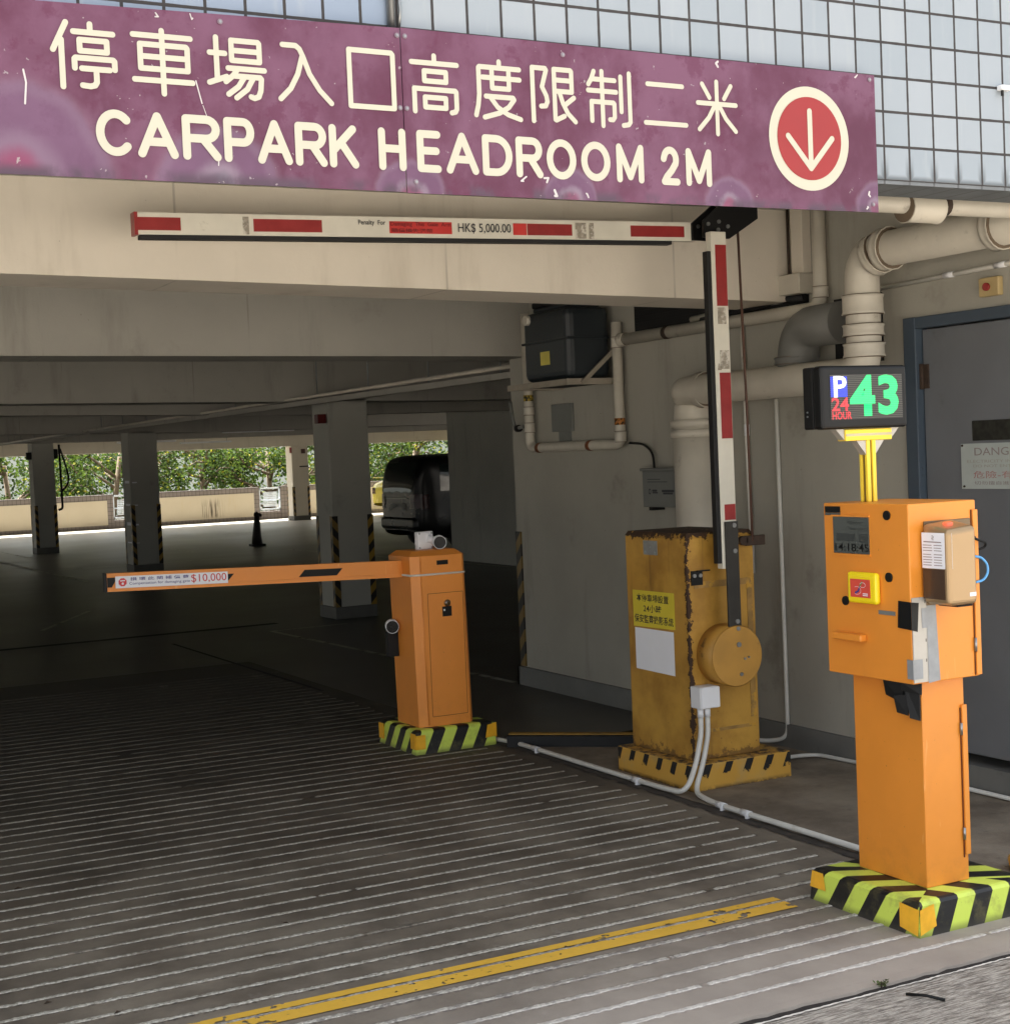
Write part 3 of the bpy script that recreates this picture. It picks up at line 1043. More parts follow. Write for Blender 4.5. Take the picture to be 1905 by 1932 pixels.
# cable tray along the pillar row with hangers
root = thing('cable_tray', 'long pale cable tray with thin hangers running over the pillar row', 'cable tray', (5.3, 22, 2.12))
b = MB().box(5.24, 5.36, 9.25, 38.0, 2.135, 2.160)
b.box(5.236, 5.2395, 9.25, 38.0, 2.128, 2.175)
b.build('tray', m_ceil, root)
MB().tube([(5.14, 9.3, 2.20), (5.14, 38, 2.13)], .014, 8).build('conduit', m_pipewhite, root)
MB().tube([(5.46, 9.3, 2.25), (5.46, 38, 2.16)], .016, 8).build('conduit', m_ceil, root)
MB().tube([(5.60, 9.3, 2.21), (5.60, 14.1, 2.19)], .012, 8).build('conduit', m_pipegrey, root)
b = MB()
for y in [10 + i * 1.25 for i in range(22)]:
    b.tube([(5.30, y, 2.16), (5.30, y, 2.75)], .006, 6)
b.build('hanger', m_galv, root)
for k, (x, y) in enumerate(((8.2, 24), (8.2, 31), (10.5, 34.5))):
    root = thing('strip_lamp', ('unlit strip lamp under the ceiling, nearest of the dim ones', 'unlit strip lamp under the ceiling, in the middle of the row', 'unlit strip lamp under the ceiling, farthest by the open edge')[k], 'lamp', (x, y, 2.1), 'unlit strip lamps')
    MB().box(x - .6, x + .6, y - .06, y + .06, 2.09, 2.13, .004).build('housing', m_white, root)
    b = MB()
    for dx in (-.5, .5):
        b.tube([(x + dx, y, 2.13), (x + dx, y, 2.75)], .006, 6)
    b.build('rod', m_galv, root)

# ------------------------------------------------------------------ far parapet and gates
m_par, m_pan = mat_parapet(), mat_panel()
def parapet(x0, x1, label, pan):
    root = thing('parapet', label, 'wall', ((x0 + x1) / 2, 40.6, 0), 'beige parapet walls along the far edge')
    MB().box(x0, x1, 40.6, 40.8, 0, .905).build('wall', m_par, root)
    b = MB()
    for a, c in pan:
        b.box(a, c, 40.592, 40.599, .1, .75)
    b.build('render_panel', m_pan, root)
parapet(-14, 9.76, 'beige and grey tiled parapet on the far left, up to the first white gate', [(-13.8, 9.6)])
parapet(10.42, 13.80, 'tiled parapet between the two white gates, with black scorch drips', [(10.62, 13.64)])
parapet(14.42, 40, 'tiled parapet from the right white gate to behind the yellow car', [(14.7, 39)])
m_gate = M('gate_white', lin(214, 222, 232), .4, var=.03)
def gate(x0, x1, label):
    root = thing('gate', label, 'gate', ((x0 + x1) / 2, 40.65, .2), 'small white gates in the far parapet')
    b = MB()
    for (a, c, z0, z1) in ((x0, x1, .84, .885), (x0, x1, .26, .30), (x0, x0 + .035, .26, .885), (x1 - .035, x1, .26, .885), (x0, x1, .52, .55)):
        b.box(a, c, 40.62, 40.66, z0, z1)
    b.build('frame', m_gate, root)
    b = MB()
    px0, px1 = x0 + .12, x1 - .13
    for i in range(12):
        b.box(px0 + (px1 - px0) * i / 11 - .008, px0 + (px1 - px0) * i / 11 + .008, 40.600, 40.612, .36, .75)
    for i in range(9):
        z = .36 + .39 * i / 8
        b.box(px0, px1, 40.598, 40.614, z - .009, z + .009)
    b.build('mesh_panel', m_gate, root)
    MB().box(x0 - .06, x1 + .06, 40.61, 40.79, 0, .22).build('threshold', m_par, root)
gate(9.76, 10.42, 'white mesh gate half hidden by the second pillar')
gate(13.80, 14.42, 'white mesh gate beside the far sunlit pillar')

# ------------------------------------------------------------------ trees
leaf_a = mat_leaf('leaf_green', lin(36, 52, 28), lin(70, 88, 44))
leaf_b = mat_leaf('leaf_deep', lin(28, 46, 26), lin(62, 84, 42))
leaf_c = mat_leaf('leaf_yellow', lin(112, 112, 36), lin(160, 150, 52))
m_bark = M('bark', lin(112, 98, 80), .9, var=.25, scale=9, bump=.4, bscale=30)


def tree(name, loc, h, rad, seed, label, nleaf=5200, group='trees beyond the far parapet', dense=1.0):
    rnd = random.Random(seed)
    root = thing(name, label, 'tree', loc, group)
    x0, y0, z0 = loc
    b = MB()
    lean = rnd.uniform(-.5, .5)
    base = Vector((x0, y0, z0)); topv = Vector((x0 + lean, y0 + rnd.uniform(-.3, .3), z0 + h * .55))
    b.tube([base, base.lerp(topv, .4) + Vector((.08, 0, 0)), topv], [.11, .085, .06], 8)
    tips = []
    for i in range(9):
        t = rnd.uniform(.25, 1)
        s = base.lerp(topv, t)
        an = rnd.uniform(0, 6.28); L = rad * rnd.uniform(.7, 1.15)
        mid = s + Vector((math.cos(an) * L * .5, math.sin(an) * L * .5, rnd.uniform(.15, .6)))
        e = s + Vector((math.cos(an) * L, math.sin(an) * L, rnd.uniform(.3, h * .42)))
        b.tube([s, mid, e], [.05, .035, .015], 6)
        tips += [mid, e, mid.lerp(e, .5)]
        for j in range(2):
            an2 = an + rnd.uniform(-1, 1)
            e2 = mid + Vector((math.cos(an2) * L * .6, math.sin(an2) * L * .6, rnd.uniform(-.2, .7)))
            b.tube([mid, mid.lerp(e2, .5) + Vector((0, 0, .1)), e2], [.026, .02, .01], 5)
            tips += [e2, mid.lerp(e2, .6)]
    b.build('trunk', m_bark, root)
    c = MB()
    clumps = []
    for t in tips:
        clumps.append((t, rnd.uniform(.28, .6)))
    for i in range(10):
        an = rnd.uniform(0, 6.28); q = rad * math.sqrt(rnd.random())
        clumps.append((Vector((x0 + math.cos(an) * q, y0 + math.sin(an) * q, z0 + rnd.uniform(h * .2, h))), rnd.uniform(.3, .65)))
    V_, F_, MI = [], [], []
    for i in range(nleaf):
        ctr, cr = clumps[rnd.randrange(len(clumps))]
        d = Vector((rnd.gauss(0, 1), rnd.gauss(0, 1), rnd.gauss(0, .8)))
        p = ctr + d * cr * .5
        L = rnd.uniform(.07, .14)
        ax = Vector((rnd.gauss(0, 1), rnd.gauss(0, 1), rnd.gauss(0, .6) - .3)).normalized()
        sd_ = ax.cross(Vector((rnd.gauss(0, 1), rnd.gauss(0, 1), rnd.gauss(0, 1)))).normalized()
        o = len(V_)
        V_ += [p, p + ax * L * .5 + sd_ * L * .32, p + ax * L, p + ax * L * .5 - sd_ * L * .32]
        F_.append((o, o + 1, o + 2, o + 3))
        r_ = rnd.random()
        MI.append(2 if r_ < .07 else (1 if r_ < .5 else 0))
    o0 = len(c.v)
    c.v += [tuple(p) for p in V_]
    c.f += [list(f) for f in F_]
    c.mi += MI
    c.sm += [False] * len(F_)
    c.build('crown', [leaf_a, leaf_b, leaf_c], root)
    return root


def move_tree(src, loc, rz, s, label):
    c = copy_tree(src)
    c.location = loc
    c.rotation_euler = (0, 0, rz)
    c.scale = (s, s, s)
    c['label'] = label
    return c


def at_u(u, Y):
    # horizontal position at image-independent bearing: tabulated directions of the far view
    return u * Y


T1 = tree('broadleaf_tree', (7.6, 43.6, -.5), 4.2, 1.9, 11, 'broadleaf tree behind the far parapet, leftmost in view')
T2 = tree('broadleaf_tree', (10.3, 43.9, -.5), 4.4, 2.0, 22, 'bare-limbed broadleaf tree behind the parapet, between third and second pillar')
T3 = tree('broadleaf_tree', (13.0, 43.5, -.5), 4.2, 2.0, 33, 'tree with sloping pale branches behind the scorched parapet')
move_tree(T2, (15.4, 43.8, -.5), 2.1, 1.0, 'leafy tree behind the far sunlit pillar and gate')
move_tree(T1, (17.6, 44.2, -.5), 1.2, 1.05, 'tree behind the yellow car, seen right of the nearest pillar')
move_tree(T3, (20.3, 44.2, -.5), 2.8, 1.0, 'tree above the roof of the dark minivan')
move_tree(T3, (5.4, 44.4, -.5), .7, 1.0, 'tree partly cut by the left picture edge beyond the parapet')
# mass of foliage up the slope
leaf_d = mat_leaf('leaf_shadow', lin(22, 34, 22), lin(46, 60, 34))
b = MB()
rnd = random.Random(5)
MI = []
for i in range(30000):
    x = rnd.uniform(2, 32); y = 46.5 + abs(rnd.gauss(0, 3)) ; z = rnd.uniform(-.6, 1) * 1.0 + rnd.random() ** 1.2 * 6.5
    y += z * .3 + .9 * math.sin(x * 1.3) * math.sin(z * 2.1)
    p = Vector((x, y, z))
    L = rnd.uniform(.10, .2)
    ax = Vector((rnd.gauss(0, 1), rnd.gauss(0, 1), rnd.gauss(0, .6) - .3)).normalized()
    s_ = ax.cross(Vector((rnd.gauss(0, 1), rnd.gauss(0, 1), rnd.gauss(0, 1)))).normalized()
    b.add([p, p + ax * L * .5 + s_ * L * .35, p + ax * L, p + ax * L * .5 - s_ * L * .35], [(0, 1, 2, 3)], 0 if rnd.random() < .35 else (1 if rnd.random() < .93 else 2))
o = b.build('woodland', [leaf_b, leaf_d, leaf_c])
structure(o, kind='stuff')
o['label'] = 'thick green woodland rising behind the trees'
del o['label']


# ------------------------------------------------------------------ cars
def car(name, label, loc, L, W, H, style, mat, mglass, rotz=0):
    """nose towards +x in local space; loc is the middle of the rear axle line on the floor at the rear end"""
    root = thing(name, label, 'car', loc)
    mt = Matrix.Rotation(rotz, 3, 'Z')
    P = Vector(loc)
    tf = lambda x, y, z: tuple(mt @ Vector((x, y, z)) + P)
    if style == 'mpv':
        st = [(0, .36, .86, 1.02, .60), (.02, .32, .92, 1.16, .66), (.10, .28, .96, H * .93, .72), (.20, .25, .98, H * .985, .78), (.34, .22, .98, H, .80), (.9, .2, .98, H, .80), (2.2, .2, .98, H, .82), (2.9, .2, .98, H * .97, .80), (3.55, .2, .97, 1.02, .74), (4.3, .22, .93, .88, .70), (L - .1, .3, .82, .72, .5), (L, .36, .7, .62, .35)]
    else:
        st = [(0, .36, .72, .74, .4), (.06, .28, .82, .86, .52), (.3, .24, .90, .95, .62), (.65, .2, .92, 1.0, .62), (1.2, .18, .93, H * .95, .56), (1.8, .18, .93, H, .56), (2.4, .18, .93, H * .97, .56), (3.1, .18, .92, .95, .64), (3.9, .2, .88, .82, .62), (L - .1, .26, .76, .66, .5), (L, .32, .64, .58, .3)]
    NC = 9
    bb = MB()
    rows = []
    for (x, zb, zbelt, zr, wr) in st:
        hw = W / 2 * (1 if .25 < x < L - .5 else .9 if .05 < x < L - .15 else .78)
        wr2 = wr * W / 1.7
        zbl = min(zbelt, zr)
        prof = [(hw * .9, zb), (hw, zb + .12), (hw * 1.0, zbl * .75), (hw * .97, zbl), ((hw * .97 + wr2) / 2 * 1.03, (zbl + zr) / 2 + .03), (wr2, zr - .05), (wr2 * .75, zr), (0, zr + .015)]
        full = prof + [(-a, z) for a, z in prof[::-1][1:]]
        rows.append([(x, a, z) for a, z in full])
    n = len(rows[0])
    vs2 = [tf(*p) for r in rows for p in r]
    fs = [(i * n + k, i * n + k + 1, (i + 1) * n + k + 1, (i + 1) * n + k) for i in range(len(rows) - 1) for k in range(n - 1)]
    fs.append(list(range(n))[::-1]); fs.append([(len(rows) - 1) * n + k for k in range(n)])
    bb.add(vs2, fs, smooth=True)
    body = bb.build('body', mat, root)
    sub = body.modifiers.new('smooth', 'SUBSURF')
    sub.levels = 3
    dg = bpy.context.evaluated_depsgraph_get()
    nm_ = bpy.data.meshes.new_from_object(body.evaluated_get(dg))
    body.modifiers.clear()
    body.data = nm_
    def patch(nm, test, m_, off=.008):
        g_ = MB(); mp = {}
        for pz in nm_.polygons:
            c_ = pz.center
            if test(c_.x, c_.y, c_.z, pz.normal):
                ids = []
                for q in pz.vertices:
                    if q not in mp:
                        mp[q] = len(g_.v)
                        v_ = nm_.vertices[q]
                        g_.v.append(tuple(v_.co + v_.normal * off + P))
                    ids.append(mp[q])
                g_.f.append(ids); g_.mi.append(0); g_.sm.append(True)
        if g_.f:
            return g_.build(nm, m_, root)
    # wheels
    for wx in (.85, L - .85):
        for s in (-1, 1):
            wb = MB()
            c = tf(wx, s * (W / 2 - .06), .31); d = mt @ Vector((0, 1, 0))
            wb.tube([Vector(c) - d * .1, Vector(c) + d * .1], .31, 24)
            w = wb.build('wheel', m_blackrub, root)
            rb = MB()
            rb.tube([Vector(c) + d * s * .095, Vector(c) + d * s * .108], .2, 20)
            ex = mt @ Vector((1, 0, 0))
            for k in range(5):
                a = k * 1.2566
                q = Vector(c) + d * s * .112
                e = q + (ex * math.cos(a) + Vector((0, 0, 1)) * math.sin(a)) * .19
                rb.tube([q, e], .022, 6)
            rb.build('rim', m_steel, w)
    tl = M('tail_red', lin(52, 10, 9), .25)
    if style == 'mpv':
        patch('rear_window', lambda x, y, z, n: n.x < -.35 and 1.0 < z < H - .13 and abs(y) < .62, mglass)
        for s in (-1, 1):
            for (a, c2) in ((.42, 1.35), (1.42, 2.35), (2.42, 3.0)):
                patch('side_window', lambda x, y, z, n: n.y * s > .4 and a < x < c2 and 1.0 < z < H - .16, mglass)
            patch('tail_lamp', lambda x, y, z, n: y * s > .52 and x < .22 and .72 < z < .95, tl, .012)
        patch('number_plate', lambda x, y, z, n: n.x < -.4 and abs(y) < .30 and .70 < z < .82, m_boxgrey, .012)
        t = MB().box(-.035, .16, -.70, .70, .36, .58, .07, seg=4); t.v = [tf(*p) for p in t.v]
        t.build('bumper', mat, root)
        t = MB().box(-.02, .03, -.42, .42, .885, .905, .006); t.v = [tf(*p) for p in t.v]
        t.build('chrome_strip', m_steel, root)
    else:
        patch('rear_window', lambda x, y, z, n: .6 < x < 1.5 and n.x < -.2 and 1.02 < z < H - .08 and abs(y) < .5, mglass)
        for s in (-1, 1):
            patch('side_window', lambda x, y, z, n: n.y * s > .35 and 1.2 < x < 2.9 and .98 < z < H - .1, mglass)
            patch('tail_lamp', lambda x, y, z, n: y * s > .42 and x < .12 and .6 < z < .76, tl, .01)
        t = MB().box(.05, .25, -.65, .65, 1.02, 1.05, .01); t.v = [tf(*p) for p in t.v]
        t.build('spoiler', mat, root)
    return root


m_carblack = M('dark_car_paint', lin(15, 16, 16), .3, 0, var=.05, spec=.35)
m_caryellow = M('yellow_car_paint', lin(214, 196, 70), .25, .1, var=.03)
m_glass = M('dark_glass', lin(34, 44, 42), .08, var=.05)
car('minivan', 'dark minivan parked past the blank inner wall, its tail showing', (10.42, 23.55, 0), 4.7, 1.72, 1.60, 'mpv', m_carblack, m_glass)
car('yellow_car', 'yellow car by the far parapet, mostly hidden by the dark minivan', (16.35, 38.0, 0), 4.3, 1.7, 1.32, 'sedan', m_caryellow, m_glass)

root = thing('traffic_cone', 'black-looking traffic cone with a drooping cap standing alone on the floor', 'cone', (9.43, 28, 0))
m_cone = M('dark_cone', lin(36, 28, 26), .6, var=.3, scale=9)  # near-black cone colour with random tone
MB().box(9.30, 9.56, 27.87, 28.13, 0, .04, .01).build('base', m_blackrub, root)
MB().tube([(9.43, 28, .04), (9.43, 28, .20), (9.445, 28, .45), (9.45, 28, .60)], [.105, .085, .06, .045], 16).build('cone', m_cone, root)
b = MB().tube([(9.445, 28, .57), (9.45, 28, .62), (9.47, 28, .635)], [.06, .055, .03], 12)
b.tube([(9.46, 28, .60), (9.52, 28, .585), (9.535, 28, .56)], [.04, .035, .02], 10)
b.build('cap', m_cone, root)

# ------------------------------------------------------------------ the big sign
SY = 3.76
m_cream = M('cream_lettering', lin(186, 182, 164), .55, var=.02, scale=5)
root = thing('signboard', 'wide faded purple sign reading CARPARK HEADROOM 2M with a red arrow disc', 'sign', (1.7, SY, 2.5))
m_sign = mat_sign()
b = MB().box(.2, 1.7312, SY, SY + .004, 2.303, 2.722)
b.v = [(x, y, z + (x - 1.73) * .022 * (1 if z > 2.5 else .0) + (.021 if z > 2.5 else 0.004)) for x, y, z in b.v]
b.build('panel', m_sign, root)
b = MB().box(1.7336, 3.379, SY - .001, SY + .003, 2.305, 2.744)
b.v = [(x, y, z + (.0055 * (x - 1.73) / 1.65 if z < 2.5 else 0)) for x, y, z in b.v]
b.build('panel', m_sign, root)
b = MB()
for x in (.6, 1.6, 2.0, 3.2):
    b.box(x - .02, x + .02, SY + .0045, 3.799, 2.45, 2.62)
b.build('spacer', m_steel, root)
pl = lambda a, c, o: (a, SY - .0025 - o, c)
CH = {
 '停': [[(24, 99), (3, 56)], [(16, 72), (16, 0)], [(61, 99), (61, 88)], [(35, 86), (96, 86)], 'C', [(44, 74), (86, 74), (86, 57), (44, 57)], [(35, 30), (35, 44), (37, 46), (95, 46), (97, 44), (97, 31)], [(46, 30), (89, 30)], [(68, 30), (68, 10), (65, 5), (58, 3), (46, 4)]],
 '車': [[(2, 90), (98, 90)], [(50, 99), (50, 0)], 'C', [(13, 76), (90, 76), (92, 74), (92, 38), (13, 38)], [(13, 57), (92, 57)], [(2, 20), (99, 20)]],
 '場': [[(3, 72), (30, 72)], [(15, 97), (15, 30)], [(1, 24), (32, 35)], 'C', [(42, 94), (90, 94), (92, 92), (92, 62), (42, 62)], [(42, 78), (92, 78)], [(35, 49), (100, 49)], [(52, 49), (44, 38), (30, 27)], [(46, 37), (92, 37), (94, 35), (92, 16), (88, 6), (80, 3), (74, 5)], [(64, 37), (52, 20), (34, 7)], [(80, 37), (68, 17), (48, 2)]],
 '入': [[(10, 95), (34, 95), (41, 90), (47, 78), (58, 50), (76, 24), (97, 4)], [(46, 80), (36, 48), (22, 24), (3, 6)]],
 '口': ['C', [(3, 97), (94, 97), (97, 94), (97, 3), (3, 3)]],
 '高': [[(50, 99), (50, 87)], [(2, 86), (98, 86)], 'C', [(28, 72), (74, 72), (74, 55), (28, 55)], [(6, 2), (6, 41), (93, 41), (95, 39), (95, 10), (92, 5), (84, 3)], 'C', [(28, 27), (72, 27), (72, 10), (28, 10)]],
 '度': [[(54, 99), (54, 88)], [(97, 88), (12, 88), (10, 86), (10, 40), (7, 20), (2, 3)], [(18, 70), (97, 70)], [(38, 82), (38, 52), (74, 52), (74, 82)], [(24, 37), (82, 37), (84, 34), (72, 20), (52, 9), (20, 0)], [(32, 37), (48, 19), (70, 7), (97, 0)]],
 '限': [[(7, 0), (7, 95), (35, 95), (37, 92), (27, 62), (36, 46), (38, 36), (34, 28), (24, 27)], [(92, 56), (92, 93), (90, 95), (54, 95), (54, 5), (56, 4), (74, 12)], [(54, 76), (92, 76)], [(54, 56), (92, 56)], [(96, 46), (76, 32)], [(64, 56), (72, 34), (82, 17), (98, 3)]],
 '制': [[(15, 98), (9, 84), (2, 74)], [(12, 84), (62, 84)], [(1, 63), (65, 63)], [(33, 99), (33, 0)], [(8, 8), (8, 43), (58, 43), (60, 41), (60, 17), (56, 12), (49, 12)], [(76, 92), (76, 28)], [(96, 99), (96, 10), (92, 5), (80, 3)]],
 '二': [[(8, 84), (92, 84)], [(1, 12), (99, 12)]],
 '米': [[(50, 99), (50, 0)], [(1, 57), (99, 57)], [(13, 93), (31, 68)], [(87, 93), (69, 68)], [(45, 55), (28, 30), (3, 7)], [(55, 55), (72, 30), (97, 7)]],
}
XR = [(.806, .974), (1.002, 1.164), (1.193, 1.352), (1.377, 1.537), (1.571, 1.716), (1.752, 1.905), (1.942, 2.100), (2.115, 2.276), (2.305, 2.464), (2.498, 2.655), (2.685, 2.838)]
z0, z1 = 2.522, 2.678
for ch, (xa, xb) in zip('停車場入口高度限制二米', XR):
    b = MB()
    closed = False
    for st in CH[ch]:
        if st == 'C':
            closed = True
            continue
        b.stroke(pl, [(xa + .006 + (xb - xa - .012) * p[0] / 100, z0 + (z1 - z0) * p[1] / 100) for p in st], .0140, closed)
        closed = False
    b.build('lettering', m_cream, root)


def arc(cx, cy, rx, ry, a0, a1, n=16):
    return [(cx + rx * math.cos(R(a0 + (a1 - a0) * i / n)), cy + ry * math.sin(R(a0 + (a1 - a0) * i / n))) for i in range(n + 1)]


LT = {
 'C': [arc(57, 50, 57, 50, 44, 316, 22)],
 'A': [[(0, 0), (50, 100), (100, 0)], [(20, 32), (80, 32)]],
 'R': [[(0, 0), (0, 100), (58, 100)] + arc(66, 74, 32, 26, 90, -90, 10) + [(0, 48)], [(54, 48), (100, 0)]],
 'P': [[(0, 0), (0, 100), (62, 100)] + arc(68, 72, 32, 28, 90, -90, 10) + [(0, 44)]],
 'K': [[(0, 0), (0, 100)], [(92, 100), (0, 36)], [(38, 60), (100, 0)]],
 'H': [[(0, 0), (0, 100)], [(100, 0), (100, 100)], [(0, 52), (100, 52)]],
 'E': [[(100, 100), (0, 100), (0, 0), (100, 0)], [(0, 52), (92, 52)]],
 'D': [[(0, 0), (0, 100), (45, 100)] + arc(45, 50, 55, 50, 90, -90, 14) + [(0, 0)]],
 'O': [arc(50, 50, 50, 50, 0, 360, 26)],
 'M': [[(0, 0), (0, 100), (50, 8), (100, 100), (100, 0)]],
 '2': [[(0, 72)] + arc(48, 70, 46, 30, 165, -25, 12) + [(60, 36), (22, 16), (2, 0), (100, 0)]],
}
EN = [('C', .909, .996), ('A', 1.010, 1.112), ('R', 1.123, 1.222), ('P', 1.230, 1.311), ('A', 1.318, 1.412), ('R', 1.420, 1.508), ('K', 1.514, 1.597), ('H', 1.654, 1.734), ('E', 1.766, 1.838), ('A', 1.853, 1.952), ('D', 1.964, 2.058), ('R', 2.069, 2.155), ('O', 2.167, 2.264), ('O', 2.28, 2.378), ('M', 2.398, 2.493), ('2', 2.552, 2.619), ('M', 2.640, 2.734)]
for ch, xa, xb in EN:
    b = MB()
    w = .0208
    for st in LT[ch]:
        b.stroke(pl, [(xa + w / 2 + (xb - xa - w) * p[0] / 100, 2.362 + w / 2 + (.113 - w) * p[1] / 100) for p in st], w if ch not in 'M' else .0195)
    b.build('lettering', m_cream, root)
b = MB()
cx, cz = 3.108, 2.528
b.add([(cx + .156 * math.cos(t * math.pi / 32), SY - .0025, cz + .160 * math.sin(t * math.pi / 32)) for t in range(64)], [list(range(64))])
d = b.build('arrow_disc', m_cream, root)
b = MB()
b.add([(cx + .125 * math.cos(t * math.pi / 32), SY - .0035, cz + .128 * math.sin(t * math.pi / 32)) for t in range(64)], [list(range(64))])
b.build('red_field', M('sign_red', lin(142, 30, 30), .45, var=.04, scale=8), d)
b = MB()
pl2 = lambda a, c, o: (a, SY - .0045 - o, c)
b.stroke(pl2, [(3.110, 2.612), (3.110, 2.437)], .0185)
b.stroke(pl2, [(3.024, 2.532), (3.110, 2.437), (3.196, 2.532)], .0185)
b.build('arrow', m_cream, d)
b = MB()
for (x, z) in ((.62, 2.66), (1.235, 2.713), (1.722, 2.722), (1.745, 2.722), (1.722, 2.530), (1.742, 2.530), (2.233, 2.713), (3.357, 2.728), (1.76, 2.335), (3.357, 2.335)):
    b.cyl((x, SY - .003, z), 'y', .0068, .003, 12, 1)
    b.cyl((x, SY - .005, z), 'y', .0034, .003, 10)
b.build('screw', [m_steel, M('washer', lin(128, 112, 122), .6, var=.1)], root)
# scrape marks
b = MB()
pl3 = lambda a, c, o: (a, SY - .0022 - o, c)
b.stroke(pl3, [(.745, 2.555), (.750, 2.525), (.748, 2.505), (.745, 2.475)], .0045)
b.stroke(pl3, [(1.165, 2.56), (1.172, 2.53), (1.178, 2.505)], .003)
b.stroke(pl3, [(1.18, 2.50), (1.19, 2.47)], .0015)
b.stroke(pl3, [(1.215, 2.37), (1.213, 2.352)], .003)
for x, z, w in ((2.09, 2.352, .007), (2.165, 2.352, .009), (2.19, 2.315, .012), (2.30, 2.315, .008), (3.345, 2.36, .010), (3.33, 2.32, .008), (1.07, 2.71, .006), (1.165, 2.715, .005), (2.77, 2.722, .011), (3.30, 2.73, .006)):
    b.stroke(pl3, [(x, z), (x + random.uniform(-.012, .012), z + random.uniform(-.004, .014)), (x + random.uniform(-.01, .01), z + random.uniform(.0, .016))], w * .62)
b.build('scrape', M('scrape_white', lin(190, 184, 182), .6), root)

# ------------------------------------------------------------------ old folding boom barrier
m_rust = mat_rust()
root = thing('folding_barrier', 'rusty old yellow barrier cabinet with raised red and white folding boom', 'barrier', (3.95, 5.74, 0))
b = MB()
b.box(3.95, 4.515, 5.745, 6.39, .0, .128, .008)
def mat_plinth():
    g = NT('painted_plinth')
    v, x, y, z = g.xyz()
    n = g.noise(22, 6, .7)
    c = g.mix(g.noise(4, 4), lin(190, 140, 48), lin(206, 164, 76))
    c = g.mix(g.math('MULTIPLY', g.step(g.noise(7, 5), .5, .7), .6), c, lin(172, 146, 96))
    s = g.math('ADD', g.math('SUBTRACT', g.math('SUBTRACT', x, 3.95), g.math('SUBTRACT', y, 5.74)), g.math('MULTIPLY', z, -.45))
    f = g.math('FRACT', g.math('DIVIDE', g.math('ADD', s, 10.02), .118))
    k = g.math('MULTIPLY', g.step(f, .36, .34), g.step(g.math('ADD', z, g.math('MULTIPLY', g.math('SUBTRACT', n, .5), .12)), .062, .072))
    k = g.math('MULTIPLY', k, g.math('LESS_THAN', z, .124))
    c = g.mix(k, c, lin(28, 26, 24))
    c = g.mix(g.step(n, .66, .7), c, lin(120, 96, 60))
    c = g.mix(g.math('MULTIPLY', g.step(z, .03, .0), g.step(n, .35, .55)), c, lin(60, 50, 40))
    c = g.mix(g.math('MULTIPLY', g.step(z, .124, .127), g.step(n, .4, .6)), c, lin(70, 58, 46))
    return g.out(c, .8, 0, n, .3, .004)
b.build('plinth', mat_plinth(), root)
CX0, CX1, CY0, CY1 = 4.01, 4.392, 5.82, 6.34
b = MB()
tp = [(CX0, CY0), (CX1, CY0), (CX1, CY1), (CX0, CY1)]
b.box(CX0, CX1, CY0, CY1, .129, 1.165, .006)
b.add([(CX0, CY0, 1.1655), (CX1, CY0, 1.1655), (CX1, CY1, 1.1655), (CX0, CY1, 1.1655), (CX0 + .012, CY0 + .012, 1.187), (CX1 - .012, CY0 + .012, 1.187), (CX1 - .012, CY1 - .012, 1.187), (CX0 + .012, CY1 - .012, 1.187)], [(4, 5, 6, 7), (0, 1, 5, 4), (1, 2, 6, 5), (2, 3, 7, 6), (3, 0, 4, 7)])
cab = b.build('cabinet', m_rust, root)
# raised door outline on the -y face
b = MB()
for (xa, xb, za, zb) in ((4.045, 4.375, .93, .96), (4.345, 4.375, .30, .93), (4.045, 4.37, .255, .27)):
    b.box(xa, xb, CY0 - .0035, CY0 - .0005, za, zb)
b.build('door_trim', M('worn_trim', lin(150, 116, 60), .6, var=.25, scale=18, dirt=(lin(190, 144, 50), .5, .6, 14)), cab)
b = MB()
b.quad((4.00, CY0 - .002, .13), (4.0, CY0 - .002, .13), (4.0, CY0 - .002, .13), (4.0, CY0 - .002, .13)) if False else None
# plates on the cabinet
b = MB().box(CX0 - .004, CX0 - .0005, 6.056, 6.173, 1.078, 1.146)
for (y, z) in ((6.075, 1.135), (6.155, 1.135), (6.075, 1.09), (6.155, 1.09), (6.115, 1.115)):
    b.cyl((CX0 - .005, y, z), 'x', .005, .006, 8)
b.build('hasp', m_galv, cab)
b = MB().box(4.03, 4.093, CY0 - .006, CY0 - .0005, .945, 1.012)
for x in (4.045, 4.078):
    b.cyl((x, CY0 - .008, .99), 'y', .009, .012, 10, 1)
b.box(4.06, 4.13, CY0 - .016, CY0 - .0065, 1.008, 1.014)
b.build('lock_bracket', [m_black, m_steel], cab)
b = MB()
b.cyl((4.325, CY0 - .012, 1.135), 'y', .022, .024, 14)
b.box(4.335, 4.448, CY0 - .024, CY0 - .004, 1.11, 1.157, .004)
b.build('buffer', m_brown, cab)
# stickers on the lane side
ys0, ys1 = 5.93, 6.287
b = MB().quad((CX0 - .0012, ys1, .902), (CX0 - .0012, ys1, .725), (CX0 - .0012, ys0, .732), (CX0 - .0012, ys0, .904))
nt = b.build('notice_sticker', M('sticker_yellow', lin(214, 196, 56), .5, var=.05), cab)
nt['label'] = 'yellow sticker about 24 hour camera recording'
text_mesh('本停車場設置', 'lettering', m_inkdark, nt, (CX0 - .0012, 6.253, .849), (0, -1, 0), (0, 0, 1), .275, .038, .0008, .012)
text_mesh('24小時', 'lettering', m_inkdark, nt, (CX0 - .0012, 6.195, .799), (0, -1, 0), (0, 0, 1), .155, .038, .0008, .012)
text_mesh('保安監察錄影系統', 'lettering', m_inkdark, nt, (CX0 - .0012, 6.277, .745), (0, -1, 0), (0, 0, 1), .335, .042, .0008, .012)
